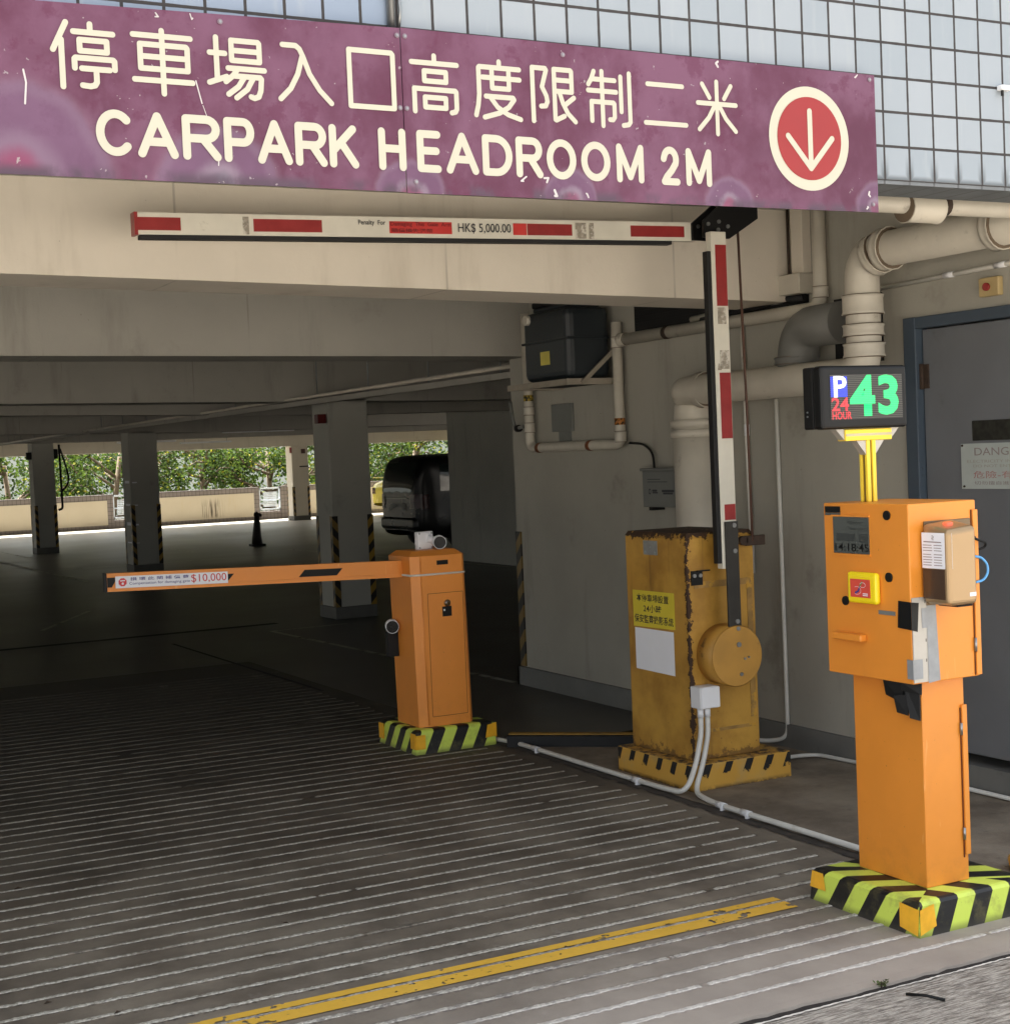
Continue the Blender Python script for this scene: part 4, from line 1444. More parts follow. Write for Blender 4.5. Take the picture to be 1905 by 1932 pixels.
b = MB().quad((CX0 - .0014, 6.277, .719), (CX0 - .0014, 6.277, .518), (CX0 - .0014, 5.944, .513), (CX0 - .0014, 5.944, .720))
b.build('blank_notice', m_paper, cab)['label'] = 'blank white sheet under the yellow sticker'
# counterweight disc
m_disc = M('disc_yellow', lin(178, 132, 56), .5, var=.1, scale=8, dirt=(lin(92, 62, 34), .6, .74, 11))
b = MB().tube([(4.188, CY0 - .001, .615), (4.188, 5.70, .615)], .142, 48)
b.tube([(4.188, 5.70, .615), (4.188, 5.695, .615)], [.142, .137], 48)
ds = b.build('crank_disc', m_disc, root)
b = MB()
for (x, z, r) in ((4.196, .742, .010), (4.196, .668, .012), (4.228, .600, .006), (4.25, .605, .005), (4.205, .53, .009)):
    b.cyl((x, 5.693, z), 'y', r, .008, 10)
b.build('bolt', m_steel, ds)
# arm strap and vertical boom arm
MB().box(4.151, 4.221, 5.70, 5.712, .748, 1.236, .002).build('arm_strap', M('strap_grey', lin(52, 50, 46), .5, .3, var=.15, scale=12), root)
b = MB()
for z in (1.218, 1.10, .775):
    b.cyl((4.186 + .01, 5.697, z), 'y', .011, .008, 10)
b.build('bolt', m_steel, root)
b = MB().box(4.137, 4.222, 5.7135, 5.755, 1.02, 2.56, .003)
va = b.build('boom_arm', m_whitearm, root)
va['label'] = 'upright lower half of the folded boom'
b = MB()
for (za, zb) in ((1.243, 1.315), (1.617, 1.918), (2.222, 2.50)):
    b.box(4.158, 4.218, 5.7115, 5.7132, za, zb)
b.build('reflector', m_redtape, va)
b = MB()
for (za, zb, xa, xb) in ((2.14, 2.215, 4.160, 4.205), (1.935, 2.02, 4.165, 4.214), (1.93, 1.96, 4.15, 4.17)):
    b.box(xa, xb, 5.7117, 5.7132, za, zb)
b.build('torn_tape', m_tear, va)
MB().box(4.113, 4.1365, 5.716, 5.75, 1.045, 2.47, .002).build('rubber_edge', m_blackrub, va)
# upper half, folded level along the beam
def zl(x):
    return 2.576 + (x - 1.55) * .0168
AY = 5.85
b = MB()
for (xa, xb) in ((1.549, 4.16),):
    b.prism([(xa, zl(xa) - .084), (xb, zl(xb) - .084), (xb, zl(xb)), (xa, zl(xa))], 'y', AY, AY + .05)
ha = b.build('boom_arm', m_whitearm, root)
ha['label'] = 'level upper half of the folded boom under the beam'
def strip(name, segs, mat, y, par, lo=.018, hi=.068):
    bb = MB()
    for (xa, xb) in segs:
        bb.prism([(xa, zl(xa) - hi), (xb, zl(xb) - hi), (xb, zl(xb) - lo), (xa, zl(xa) - lo)], 'y', y, AY - .0005)
    return bb.build(name, mat, par)
strip('reflector', [(1.556, 1.724), (2.019, 2.309), (3.262, 3.488), (3.795, 4.087)], m_redtape, AY - .002, ha)
strip('reflector', [(2.608, 2.896), (3.192, 3.258)], m_redbright, AY - .0022, ha)
strip('torn_tape', [(1.975, 2.0), (3.505, 3.56), (3.575, 3.6)], m_tear, AY - .0018, ha, .01, .08)
MB().prism([(1.543, zl(1.543) - .086), (1.556, zl(1.55) - .086), (1.556, zl(1.55) + .002), (1.543, zl(1.55) + .002)], 'y', AY - .003, AY + .053).build('end_cap', m_redtape, ha)
b = MB().prism([(1.566, zl(1.57) - .101), (4.02, zl(4.02) - .101), (4.02, zl(4.02) - .0845), (1.566, zl(1.57) - .0845)], 'y', AY + .004, AY + .046)
b.build('rubber_edge', m_blackrub, ha)
UA = Vector((1, 0, .0168)).normalized()
t = text_mesh('Penalty  For', 'lettering', m_inkdark, ha, (2.468, AY - .0005, zl(2.468) - .040), UA, (0, 0, 1), .122, .026, .003, .01)
t = text_mesh('Damaging  This  Gate  Arm', 'lettering', m_inkwine, ha, (2.612, AY - .0022, zl(2.612) - .042), UA, (0, 0, 1), .278, .022, .003, .01)
t = text_mesh('賠償損失港幣', 'lettering', m_inkwine, ha, (2.615, AY - .0022, zl(2.612) - .064), UA, (0, 0, 1), .19, .017, .003, .01)
t = text_mesh('HK$ 5,000.00', 'lettering', m_inkdark, ha, (2.925, AY - .0005, zl(2.925) - .065), UA, (0, 0, 1), .255, .044, .003, .006)
b = MB()
b.prism([(4.125, zl(4.13) - .082), (4.275, zl(4.13) - .085), (4.445, 2.632), (4.445, 2.712), (4.24, 2.70), (4.125, zl(4.13) - .004)], 'y', 5.835, 5.8485)
b.prism([(4.13, zl(4.13) - .08), (4.275, zl(4.13) - .083), (4.44, 2.634), (4.44, 2.71), (4.24, 2.70), (4.13, zl(4.13) - .004)], 'y', 5.757, 5.770)
br = b.build('knuckle_bracket', m_black, root)
b = MB()
for (x, z) in ((4.155, 2.60), (4.215, 2.612), (4.21, 2.575), (4.265, 2.592)):
    b.cyl((x, 5.832, z), 'y', .009, .008, 10)
    b.cyl((x, 5.754, z), 'y', .009, .008, 10)
b.build('bolt', m_steel, br)
# tension cable of the boom
MB().tube([(4.353, 5.80, 2.66), (4.37, 5.80, 1.75), (4.375, 5.80, 1.13)], .006, 8).build('tension_cable', M('rusty_cable', lin(84, 58, 46), .7, var=.2), root)

# white junction box and its two conduits
root = thing('junction_box', 'small white square box on the rusty barrier with two white conduits below', 'box', (4.055, 5.79, .43))
MB().box(4.0, 4.108, 5.735, CY0 - .005, .383, .483, .005).build('case', m_white, root)
MB().box(4.003, 4.105, 5.729, 5.7345, .386, .480, .002).build('lid', m_white, root)
b = MB()
for x in (4.022, 4.06):
    b.cyl((x, 5.77, .362), 'z', .0145, .04, 14)
b.build('gland', m_white, root)
def conduit(label, pts, fil, clips, r=.012):
    rt = thing('conduit', label, 'conduit', pts[0], 'white cable conduits')
    MB().tube(pts, r, 12, fil).build('pipe', m_conduit, rt)
    for (c, dirv) in clips:
        bb = MB()
        dv = Vector(dirv).normalized()
        bb.tube([Vector(c) - dv * .03, Vector(c) + dv * .03], r * 1.22, 12)
        sd2 = Vector((-dv.y, dv.x, 0))
        if c[2] < .05:
            bb.box(c[0] - .022, c[0] + .004, c[1] - .03, c[1] - .018, .004, c[2] + r)
        bb.build('clip', m_white, rt)
    return rt
conduit('white conduit from the junction box to the striped block of the orange barrier', [(4.022, 5.77, .345), (4.022, 5.77, .27), (3.965, 5.74, .13), (3.875, 5.70, .022), (3.862, 5.86, .02), (3.858, 6.2, .02), (3.855, 7.30, .02), (3.80, 7.52, .02)], .09, [((3.858, 6.08, .02), (0, 1, 0)), ((3.855, 7.05, .02), (0, 1, 0))])
conduit('white conduit from the junction box to the orange ticket machine', [(4.06, 5.77, .345), (4.06, 5.77, .26), (4.0, 5.735, .13), (3.925, 5.70, .022), (3.885, 5.56, .02), (3.868, 5.40, .02), (3.868, 4.15, .02)], .07, [((3.87, 5.42, .02), (0, 1, 0)), ((3.868, 5.24, .02), (0, 1, 0))])
conduit('thin white conduit running along the foot of the side wall behind the ticket machine', [(4.40, 6.0, .03), (4.78, 6.03, .022), (4.88, 6.0, .02), (4.905, 5.75, .02), (4.905, 4.5, .02)], .06, [], .010)
conduit('thin cream conduit down the side wall, bending to the rusty barrier', [(4.935, 6.30, 1.81), (4.935, 6.30, .05), (4.86, 6.40, .03), (4.41, 6.33, .15)], .09, [], .011)
conduit('thin pale conduit on the wall directly behind the boom arm', [(4.93, 6.56, 2.24), (4.93, 6.54, .9)], 0, [((4.93, 6.55, 1.66), (0, 0, 1))], .012)
conduit('thin grey conduit along the wall above the door', [(4.932, 4.05, 2.315), (4.932, 5.6, 2.283)], 0, [((4.932, 5.05, 2.295), (0, 1, 0)), ((4.932, 4.75, 2.301), (0, 1, 0))], .011)

# rubber kerb bar behind
root = thing('kerb_bar', 'black rubber kerb bar with a yellow top edge lying behind the rusty barrier', 'kerb', (4.1, 7.05, 0))
b = MB()
def bar(off, z0_, z1_, w):
    a = Vector((3.83, 7.31, 0)); c = Vector((4.42, 6.80, 0)); d = (c - a).normalized(); p = Vector((-d.y, d.x, 0))
    pts = [a + p * (off - w / 2), a + p * (off + w / 2), c + p * (off + w / 2), c + p * (off - w / 2)]
    pts = [(q.x, q.y) for q in pts]
    bb = MB(); bb.prism(pts, 'z', z0_, z1_); return bb
bar(0, .002, .062, .1).build('bar', m_blackrub, root)
bar(.02, .0622, .068, .05).build('yellow_edge', M('dull_yellow', lin(150, 116, 44), .7, var=.2, scale=12), root)

# ------------------------------------------------------------------ new orange barrier
root = thing('orange_barrier', 'new orange barrier gate with a level arm, on a yellow and black striped block', 'barrier', (3.5, 7.6, 0))


def striped_block(x0, x1, y0, y1, h, px0, px1, py0, py1, pitch, k, root, inset=.012):
    """block wrapped in stripes: one stripe field for the front and one for the lane side"""
    L = WL[root.name]
    g1 = stripes('hazard_front', FLU[0], FLU[1], 1, k, -k, pitch, .5, .5)
    g2 = stripes('hazard_side', FLU[0], FLU[1], k, 1, k, pitch, .5, .5)
    bb = MB()
    i = inset
    A, B_, C_, D_ = (x0, y0, 0), (x1, y0, 0), (x1, y1, 0), (x0, y1, 0)
    zt = h
    e = .014
    ring = [[(x0 + o, y0 + o, z), (x1 - o, y0 + o, z), (x1 - o, y1 - o, z), (x0 + o, y1 - o, z)] for (o, z) in ((0, 0), (i * .7, zt - e), (i + e * .3, zt - e * .3), (i + e, zt))]
    v = [p for r in ring for p in r]
    for q in range(3):
        for s in range(4):
            a = q * 4 + s; c = q * 4 + (s + 1) % 4
            bb.add([v[a], v[c], v[c + 4], v[a + 4]], [(0, 1, 2, 3)], 0 if s in (0, 2) else 1)
    t = ring[3]
    p = [(px0, py0, zt), (px1, py0, zt), (px1, py1, zt), (px0, py1, zt)]
    for s in range(4):
        bb.add([t[s], t[(s + 1) % 4], p[(s + 1) % 4], p[s]], [(0, 1, 2, 3)], 0 if s in (0, 2) else 1)
    bb.add(p, [(0, 1, 2, 3)], 0)
    return bb.build('base', [g1, g2], root)


blk = striped_block(3.315, 3.80, 7.40, 7.89, .13, 3.37, 3.70, 7.48, 7.75, .142, .55, root)
b = MB()
b.box(3.313, 3.318, 7.400, 7.46, .03, .112)
b.box(3.318, 3.372, 7.394, 7.399, .03, .105)
b.add([(3.73, 7.392, .045), (3.80, 7.392, .05), (3.80, 7.392, .125), (3.745, 7.392, .115)], [(0, 1, 2, 3)])
b.box(3.8005, 3.803, 7.40, 7.44, .04, .11)
b.box(3.312, 3.3155, 7.82, 7.885, .03, .115)
b.build('corner_tape', m_ytape, blk)
# cabinet: chamfered plan, leaning caps
b = MB()
x0, x1, yf, yb = 3.372, 3.694, 7.482, 7.76
plan = [(x0 + .0, yf + .0), (x0 + .045, yf - .012), (x1 - .012, yf - .012), (x1, yf + .004), (x1, yb), (x0, yb)]
plan = [(x0, yf), (x0 + .055, yf - .02), (x1 - .02, yf - .02), (x1, yf), (x1, yb), (x0, yb)]
zt = 1.055
sh = -.008
low = [(p[0] + .006, p[1], .131) for p in plan]
up_ = [(p[0] + sh, p[1], zt) for p in plan]
cx_, cy_ = (x0 + x1) / 2 + sh, (yf + yb) / 2
cap = [(cx_ + (p[0] - cx_) * .80, cy_ + (p[1] - cy_) * .72, zt + .028) for p in up_]
n = 6
b.add(low + up_ + cap, [[i, (i + 1) % n, (i + 1) % n + n, i + n] for i in range(n)] + [[i + n, (i + 1) % n + n, (i + 1) % n + 2 * n, i + 2 * n] for i in range(n)] + [[2 * n + i for i in range(n)], [i for i in range(n)][::-1]])
cab = b.build('cabinet', m_orange_new, root)
FY = yf - .02
b = MB()
m_gap = M('door_gap', lin(110, 62, 20), .7)
def gapline(xa, xb, za, zb):
    b.box(xa, xb, FY - .0012, FY - .0003, za, zb)
gapline(3.452, 3.665, .8495, .852); gapline(3.452, 3.4545, .185, .8495); gapline(3.6625, 3.665, .182, .8495); gapline(3.4545, 3.6625, .182, .1845)
b.build('door_seam', m_gap, cab)
MB().tube([(3.428, FY - .001, .14), (3.418, FY - .001, 1.05)], .003, 6).build('edge_trim', m_orange_new, cab)
b = MB().cyl((3.565, FY - .006, .795), 'y', .018, .012, 20)
b.cyl((3.565, FY - .014, .795), 'y', .008, .006, 12)
b.build('lock', m_chrome, cab)
b = MB().box(3.537, 3.592, FY - .003, FY - .0004, .722, .776)
lb = b.build('label_plate', m_black, cab)
MB().box(3.543, 3.553, FY - .0042, FY - .0032, .752, .762).build('mark', m_paper, lb)
MB().box(3.515, 3.582, FY - .003, FY - .0004, 1.004, 1.028).build('maker_plate', m_black, cab)
# white tie round the cabinet
b = MB()
tie = [(p[0] - .002 if p[0] < 3.5 else p[0] + .002, p[1] - .003 if p[1] < 7.6 else p[1] + .003, .955) for p in up_]
tie = tie + [tie[0]]
b.tube(tie, .0055, 8)
b.build('cable_tie', m_conduit, cab)
# arm
def za(x):
    return 1.036 - (3.345 - 1.77) * 0 + (3.345 - x) * 0
def az(x):    # arm centre height, tip slightly higher
    return .988 + (3.36 - x) * .030
b = MB()
AY0, AY1 = 7.585, 7.63
def armstrip(xa, xb, lo, hi, y0, y1, mat, name, par, sa=0, sb=0):
    bb = MB()
    bb.prism([(xa, az(xa) + lo), (xb, az(xb) + lo), (xb + sb, az(xb) + hi), (xa + sa, az(xa) + hi)], 'y', y0, y1)
    return bb.build(name, mat, par)
arm = armstrip(1.772, 3.375, -.046, .046, AY0, AY1, m_orange_new, 'boom_arm', root)
m_armshade = M('orange_profile_lip', lin(198, 116, 44), .45, var=.04)
armstrip(1.772, 3.36, .027, .0455, AY0 - .008, AY0 - .0004, m_orange_new, 'lip', arm)
armstrip(1.772, 3.36, -.0455, -.027, AY0 - .008, AY0 - .0004, m_orange_new, 'lip', arm)
armstrip(2.772, 2.985, -.018, .018, AY0 - .0022, AY0 - .0004, m_black, 'black_mark', arm, .034, .034)
armstrip(2.37, 2.392, -.016, .016, AY0 - .0022, AY0 - .0004, m_black, 'black_mark', arm, 0, .030)
armstrip(1.774, 1.795, -.024, .024, AY0 - .0024, AY0 - .0004, m_black, 'black_mark', arm, 0, .030)
armstrip(1.764, 1.772, -.047, .047, AY0 - .004, AY1 + .004, m_blackpl, 'end_cap', arm)
stk = armstrip(1.812, 2.386, -.029, .030, AY0 - .0105, AY0 - .0085, m_paper, 'price_sticker', arm)
stk['label'] = 'white sticker about compensation for damaging the gate'
UA = Vector((1, 0, -.030)).normalized()
OY = AY0 - .0105
def at(x, dz):
    return (x, OY, az(x) + dz)
text_mesh('損 壞 此 閘 補 償 費', 'lettering', m_inkblue, stk, at(1.885, .006), UA, (0, 0, 1), .298, .017, .0012, .01)
text_mesh('Compensation for damaging gate', 'lettering', m_inkblue, stk, at(1.880, -.018), UA, (0, 0, 1), .308, .017, .0012, .004)
text_mesh('$10,000', 'lettering', m_inkred, stk, at(2.194, -.021), UA, (0, 0, 1), .184, .045, .0012)
b = MB()
cxs, czs = 1.847, az(1.847)
b.add([(cxs + .0215 * math.cos(R(22.5 + 45 * t)), OY - .0012, czs + .0215 * math.sin(R(22.5 + 45 * t))) for t in range(8)], [list(range(8))])
stp = b.build('stop_mark', M('stop_red', lin(214, 44, 52), .4), stk)
b = MB()
b.add([(cxs + .006 * math.cos(R(30 * t)), OY - .0022, czs - .007 + .006 * math.sin(R(30 * t))) for t in range(12)], [list(range(12))])
b.quad((cxs - .012, OY - .0022, czs + .005), (cxs + .012, OY - .0022, czs + .005), (cxs + .012, OY - .0022, czs + .010), (cxs - .012, OY - .0022, czs + .010))
b.build('mark', m_paper, stp)


def security_camera(label, bx, by, bz, lx, ly, lz, plate=True):
    rt = thing('security_camera', label, 'camera', (bx, by, bz), 'white security cameras')
    if plate:
        MB().box(bx - .05, bx + .05, by, by + .035, bz, bz + .098, .005, rot=((bx, by, bz), 'Z', R(8))).build('back_box', m_white, rt)
        b2 = MB()
        for (dx, dz) in ((-.04, .01), (.04, .01), (-.04, .088), (.04, .088)):
            b2.cyl((bx + dx, by - .002 + dx * .14, bz + dz), 'y', .005, .006, 8)
        b2.build('screw', m_steel, rt)
    d = Vector((-.36, -1, -.03)).normalized()
    c = Vector((lx, ly, lz))
    MB().tube([c - d * .085, c - d * .04, c + d * .03], [.026, .036, .0365], 24).build('body', m_white, rt)
    b2 = MB().tube([c + d * .0302, c + d * .036], [.0338, .031], 24)
    b2.build('lens', m_lens, rt)
    if not plate:
        MB().tube([c - d * .06, (c.x + .012, c.y + .05, c.z - .02), (c.x + .03, c.y + .05, c.z - .03)], .014, 12).build('bracket', m_dark, rt)
        MB().box(c.x - .018, c.x + .045, c.y + .02, c.y + .06, c.z - .17, c.z - .035, .004).build('mount', m_dark, rt)
    else:
        MB().tube([c - d * .07, (bx + .01, by + .002, bz + .06)], .02, 12).build('bracket', m_white, rt)
    return rt
security_camera('white bullet camera with square back plate on top of the orange barrier', 3.520, 7.60, 1.083, 3.572, 7.535, 1.122)
security_camera('white bullet camera on a dark bracket at the left flank of the orange barrier', 3.36, 7.74, .60, 3.325, 7.665, .672, False)

# ------------------------------------------------------------------ ticket machine
root = thing('ticket_machine', 'bright orange ticket machine on a slim pedestal and striped block', 'ticket machine', (3.58, 3.92, 0))
PX0, PX1, PY0, PY1 = 3.487, 3.672, 3.752, 4.083
blk = striped_block(3.350, 3.86, 3.645, 4.185, .112, PX0, PX1, PY0, PY1, .152, .55, root)
b = MB()
b.add([(3.3485, 3.652, .005), (3.3485, 3.735, .018), (3.354, 3.74, .095), (3.356, 3.652, .088)], [(0, 1, 2, 3)])
b.add([(3.356, 3.6485, .088), (3.352, 3.6435, .008), (3.420, 3.6430, .03), (3.415, 3.6485, .10)], [(3, 2, 1, 0)])
b.add([(3.3485, 4.10, .045), (3.3485, 4.182, .045), (3.3565, 4.178, .10), (3.3565, 4.12, .10)], [(3, 2, 1, 0)])
b.build('corner_tape', m_ytape, blk)
b = MB().box(PX0, PX1, PY0, PY1, .1125, .80, .003)
ped = b.build('pedestal', m_orange, root)
b = MB()
b.box(PX1 - .018, PX1 + .003, PY0 - .010, PY0 - .0005, .20, .70, .002)
b.build('door_flange', m_orange, ped)
b = MB()
for (za_, zb_) in ((.19, .69),):
    b.box(PX1 - .022, PX1 - .0185, PY0 - .004, PY0 - .0004, za_, zb_)
b.build('seam', M('dark_seam', lin(96, 44, 12), .7), ped)
b = MB()
for z in (.27, .62):
    b.cyl((PX1 - .021, PY0 - .006, z), 'z', .005, .04, 8)
b.build('hinge', m_steel, ped)
BX0, BX1, BY0, BY1, BZ0, BZ1 = 3.42, 3.712, 3.715, 4.128, .795, 1.377
b = MB().box(BX0, BX1, BY0, BY1, BZ0, BZ1, .004)
hs = b.build('housing', m_orange, root)
# scale helpers: measured on x=3.6, moved on to the real face
KS = BX0 / 3.6
def fy(y): return y * KS
def fz(z): return 1.6 - (1.6 - z) * KS
X_ = BX0
def facebox(name, mat, y0, y1, z0, z1, d=.003, par=None, bev=0):
    return MB().box(X_ - d, X_ - .0004, fy(min(y0, y1)), fy(max(y0, y1)), fz(min(z0, z1)), fz(max(z0, z1)), bev).build(name, mat, par or hs)
facebox('maker_plate', m_black, 4.334, 4.253, 1.354, 1.332)
facebox('maker_plate', m_lcd, 4.334, 4.253, 1.331, 1.322)
lc = facebox('display', m_lcd, 4.292, 4.105, 1.188, 1.318, .003)
b = MB()
for (ya, yb2, za_, zb_) in ((4.10, 4.298, 1.318, 1.324), (4.10, 4.298, 1.180, 1.186)):
    b.box(X_ - .006, X_ - .0004, fy(ya), fy(yb2), fz(za_), fz(zb_))
b.build('bezel', m_orange, lc)
text_mesh('14:18:45', 'lettering', m_black, lc, (X_ - .003, fy(4.283), fz(1.196)), (0, -1, 0), (0, 0, 1), .168, .026, .0008, .01)
m_lcddim = M('lcd_dim', lin(56, 60, 58), .3)
text_mesh('Welcome', 'lettering', m_lcddim, lc, (X_ - .003, fy(4.215), fz(1.292)), (0, -1, 0), (0, 0, 1), .07, .013, .0008)
text_mesh('Please press', 'lettering', m_lcddim, lc, (X_ - .003, fy(4.215), fz(1.268)), (0, -1, 0), (0, 0, 1), .10, .013, .0008)
b = MB()
b.quad((X_ - .0036, fy(4.275), fz(1.232)), (X_ - .0036, fy(4.175), fz(1.232)), (X_ - .0036, fy(4.175), fz(1.258)), (X_ - .0036, fy(4.275), fz(1.258)))
b.quad((X_ - .0036, fy(4.155), fz(1.228)), (X_ - .0036, fy(4.11), fz(1.228)), (X_ - .0036, fy(4.11), fz(1.258)), (X_ - .0036, fy(4.155), fz(1.258)))
b.build('lcd_field', m_lcddim, lc)
for (y, z) in ((4.011, 1.326), (4.010, 1.113), (4.238, 1.018)):
    MB().cyl((X_ - .003, fy(y), fz(z)), 'x', .0155, .006, 20).build('button_hole', m_black, hs)
rd = MB().box(X_ - .024, X_ - .0004, fy(4.052), fy(4.203), fz(1.016), fz(1.126), .011, seg=3).build('card_reader', m_yellowpl, hs)
rl = MB().box(X_ - .0262, X_ - .0243, fy(4.080), fy(4.182), fz(1.038), fz(1.102)).build('reader_label', m_redlabel, rd)
b = MB()
plr = lambda a, c, o: (X_ - .0266 - o, a, c)
b.stroke(plr, [(fy(4.154), fz(1.054)), (fy(4.140), fz(1.060)), (fy(4.132), fz(1.075))], .007)
b.stroke(plr, [(fy(4.132), fz(1.078)), (fy(4.120), fz(1.092))], .006, mi=1)
b.stroke(plr, arc(fy(4.117), fz(1.082), .014, .008, 20, 330, 14), .0012, mi=2)
b.stroke(plr, arc(fy(4.147), fz(1.062), .020, .013, 60, 300, 14), .001, mi=2)
for z in (1.052, 1.046):
    b.stroke(plr, [(fy(4.116), fz(z)), (fy(4.092), fz(z))], .003, mi=2)
b.build('emblem', [m_inkblue, M('leaf_mark', lin(120, 130, 60), .4), m_paper], rl)
facebox('slot_label', m_boxgrey, 4.068, 3.986, .982, .996, .003)
b = MB().box(X_ - .03, X_ - .0004, fy(4.133), fy(4.289), fz(.880), fz(.905), .006, seg=3)
b.build('ticket_slot', m_orange, hs)
# side: hinge flange + seam, sheet, tapes
KF = BY0 / 3.83
m_orange_scuff = None
def sx(x): return x * KF
def sz(z): return 1.6 - (1.6 - z) * KF
b = MB().box(BX1 - .020, BX1 + .002, BY0 - .008, BY0 - .0005, .80, 1.345, .002)
b.build('door_flange', m_orange, hs)
MB().box(BX1 - .024, BX1 - .0205, BY0 - .003, BY0 - .0004, .80, 1.345).build('seam', M('dark_seam', lin(96, 44, 12), .7), hs)
b = MB().cyl((BX1 - .022, BY0 - .006, .90), 'z', .005, .045, 8)
b.build('hinge', m_steel, hs)
sh_ = MB().box(BX0 + .002, BX0 + .066, BY0 - .004, BY0 - .0006, .80, 1.075).build('metal_sheet', m_alu, hs)
b = MB()
for z in (.87, .935, 1.0, 1.06):
    b.box(BX0 + .055, BX0 + .0575, BY0 - .0048, BY0 - .0041, z - .005, z + .005)
b.build('slot', m_dark, sh_)
b = MB()
b.add([(BX0 + .062, BY0 - .0052, .795), (BX0 + .112, BY0 - .0052, .80), (BX0 + .100, BY0 - .0052, 1.065), (BX0 + .062, BY0 - .0052, 1.065)], [(0, 1, 2, 3)])
b.add([(BX0 + .04, BY0 - .0056, .975), (BX0 + .062, BY0 - .0056, .975), (BX0 + .062, BY0 - .0056, 1.04), (BX0 + .04, BY0 - .0056, 1.04)], [(0, 1, 2, 3)])
b.add([(BX0 - .003, BY0 - .006, .812), (BX0 + .038, BY0 - .006, .812), (BX0 + .038, BY0 - .006, .875), (BX0 - .003, BY0 - .006, .875)], [(0, 1, 2, 3)])
b.add([(BX0 - .003, BY0 - .006, .812), (BX0 - .003, BY0 - .006, .875), (BX0 - .003, BY0 + .022, .875), (BX0 - .003, BY0 + .022, .812)], [(0, 1, 2, 3)])
b.build('grey_tape', m_duct, hs)
b = MB()
b.add([(BX0 - .0052, BY0 - .006, .972), (BX0 - .0052, BY0 - .006, 1.062), (BX0 - .0052, BY0 + .052, 1.064), (BX0 - .0052, BY0 + .058, .976)], [(0, 1, 2, 3)])
b.add([(BX0 - .005, BY0 - .0066, .972), (BX0 + .020, BY0 - .0066, .965), (BX0 + .028, BY0 - .0066, 1.058), (BX0 - .005, BY0 - .0066, 1.062)], [(0, 1, 2, 3)])
b.build('black_tape', m_blackpl, hs)
# crumpled black tape hanging beneath the housing
b = MB()
rnd = random.Random(9)
def slab(pts, th):
    q = [Vector(p) for p in pts]
    nr = (q[1] - q[0]).cross(q[2] - q[0]).normalized() * th
    b.add([*q, *[p + nr for p in q]], [(0, 1, 2, 3), (7, 6, 5, 4), (0, 4, 5, 1), (1, 5, 6, 2), (2, 6, 7, 3), (3, 7, 4, 0)])
slab([(PX0 - .004, 3.765, .797), (PX0 - .028, 3.850, .797), (PX0 - .026, 3.835, .700), (PX0 - .006, 3.775, .685)], .007)
slab([(PX0 - .032, 3.80, .797), (PX0 - .010, 3.750, .797), (PX0 - .016, 3.744, .668), (PX0 - .034, 3.772, .676)], .007)
slab([(PX0 - .018, 3.81, .797), (PX0 - .038, 3.885, .797), (PX0 - .034, 3.876, .742), (PX0 - .022, 3.81, .72)], .008)
slab([(PX0 - .024, 3.79, .75), (PX0 - .044, 3.832, .745), (PX0 - .040, 3.822, .690), (PX0 - .026, 3.785, .682)], .006)
slab([(PX0 - .006, 3.740, .797), (PX0 - .044, 3.80, .797), (PX0 - .040, 3.80, .766), (PX0 - .010, 3.738, .755)], .008)
b.build('hanging_tape', m_blackpl, hs)

# hand dispenser on the housing's street side
root = thing('hand_dispenser', 'gold sanitiser dispenser with white label fixed to the orange ticket machine', 'dispenser', (3.49, 3.68, 1.15))
BXa, BXb, BYa, BYb = 3.468, 3.592, 3.592, 3.708
b = MB().box(BXa, BXb, BYa, BYb, 1.052, 1.312, .016, seg=4)
b.v = [(x + (.006 * (1.16 - z) / .1 if x < 3.5 and z < 1.06 else 0), y, z - (.020 * (BYb - y) / .116 if z > 1.25 else 0) + (.010 * (x - BXa) / .124 if z > 1.25 else 0)) for x, y, z in b.v]
bd = b.build('body', m_gold, root)
b = MB().box(BXa + .014, 3.682, 3.7085, 3.7143, 1.046, 1.318, .002)
b.build('back_plate', M('gold_shadow', lin(112, 92, 66), .4, .3), root)
lx = BXa - .001
b = MB().box(lx - .0006, lx + .0006, BYa + .014, BYb - .002, 1.170, 1.284)
lb = b.build('label', m_paper, root)
MB().box(BXa + .0165, BXa + .017, BYa - .0008, BYa - .0002, 1.17, 1.284).build('label_edge', m_paper, root)
b = MB()
pll = lambda a, c, o: (lx - .0010 - o, a, c)
ym = (BYa + BYb) / 2 + .006
b.stroke(pll, arc(ym + .002, 1.270, .0055, .0045, 60, 300, 10), .0018)
b.stroke(pll, arc(ym - .001, 1.266, .0055, .0045, -120, 110, 10), .0018)
rnd = random.Random(9)
for i in range(8):
    z = 1.244 - i * .0085 - (.004 if i > 2 else 0)
    for (ya, yb2) in ((BYb - .008, ym + .004), (ym - .004, BYa + .024)):
        b.stroke(pll, [(ya, z), (yb2 + rnd.uniform(0, .006), z)], .0024)
b.stroke(pll, [(BYb - .012, 1.255), (BYa + .028, 1.254)], .0034)
b.build('print', m_fadeink, lb)
MB().box(lx - .0008, lx + .0006, BYa + .016, BYb - .003, 1.072, 1.168, 0).build('tank_window', m_tank_window, root)
MB().box(3.515, 3.540, 3.640, 3.662, 1.300, 1.3150, .003).build('indicator', emit('indicator_red', lin(255, 90, 60), .4, False), root)
MB().box(3.555, 3.582, BYa - .0009, BYa - .0001, 1.078, 1.090).build('code_label', m_paper, root)
MB().box(3.52, 3.588, BYa + .02, BYb - .01, 1.044, 1.0515, .003).build('nozzle', m_black, root)
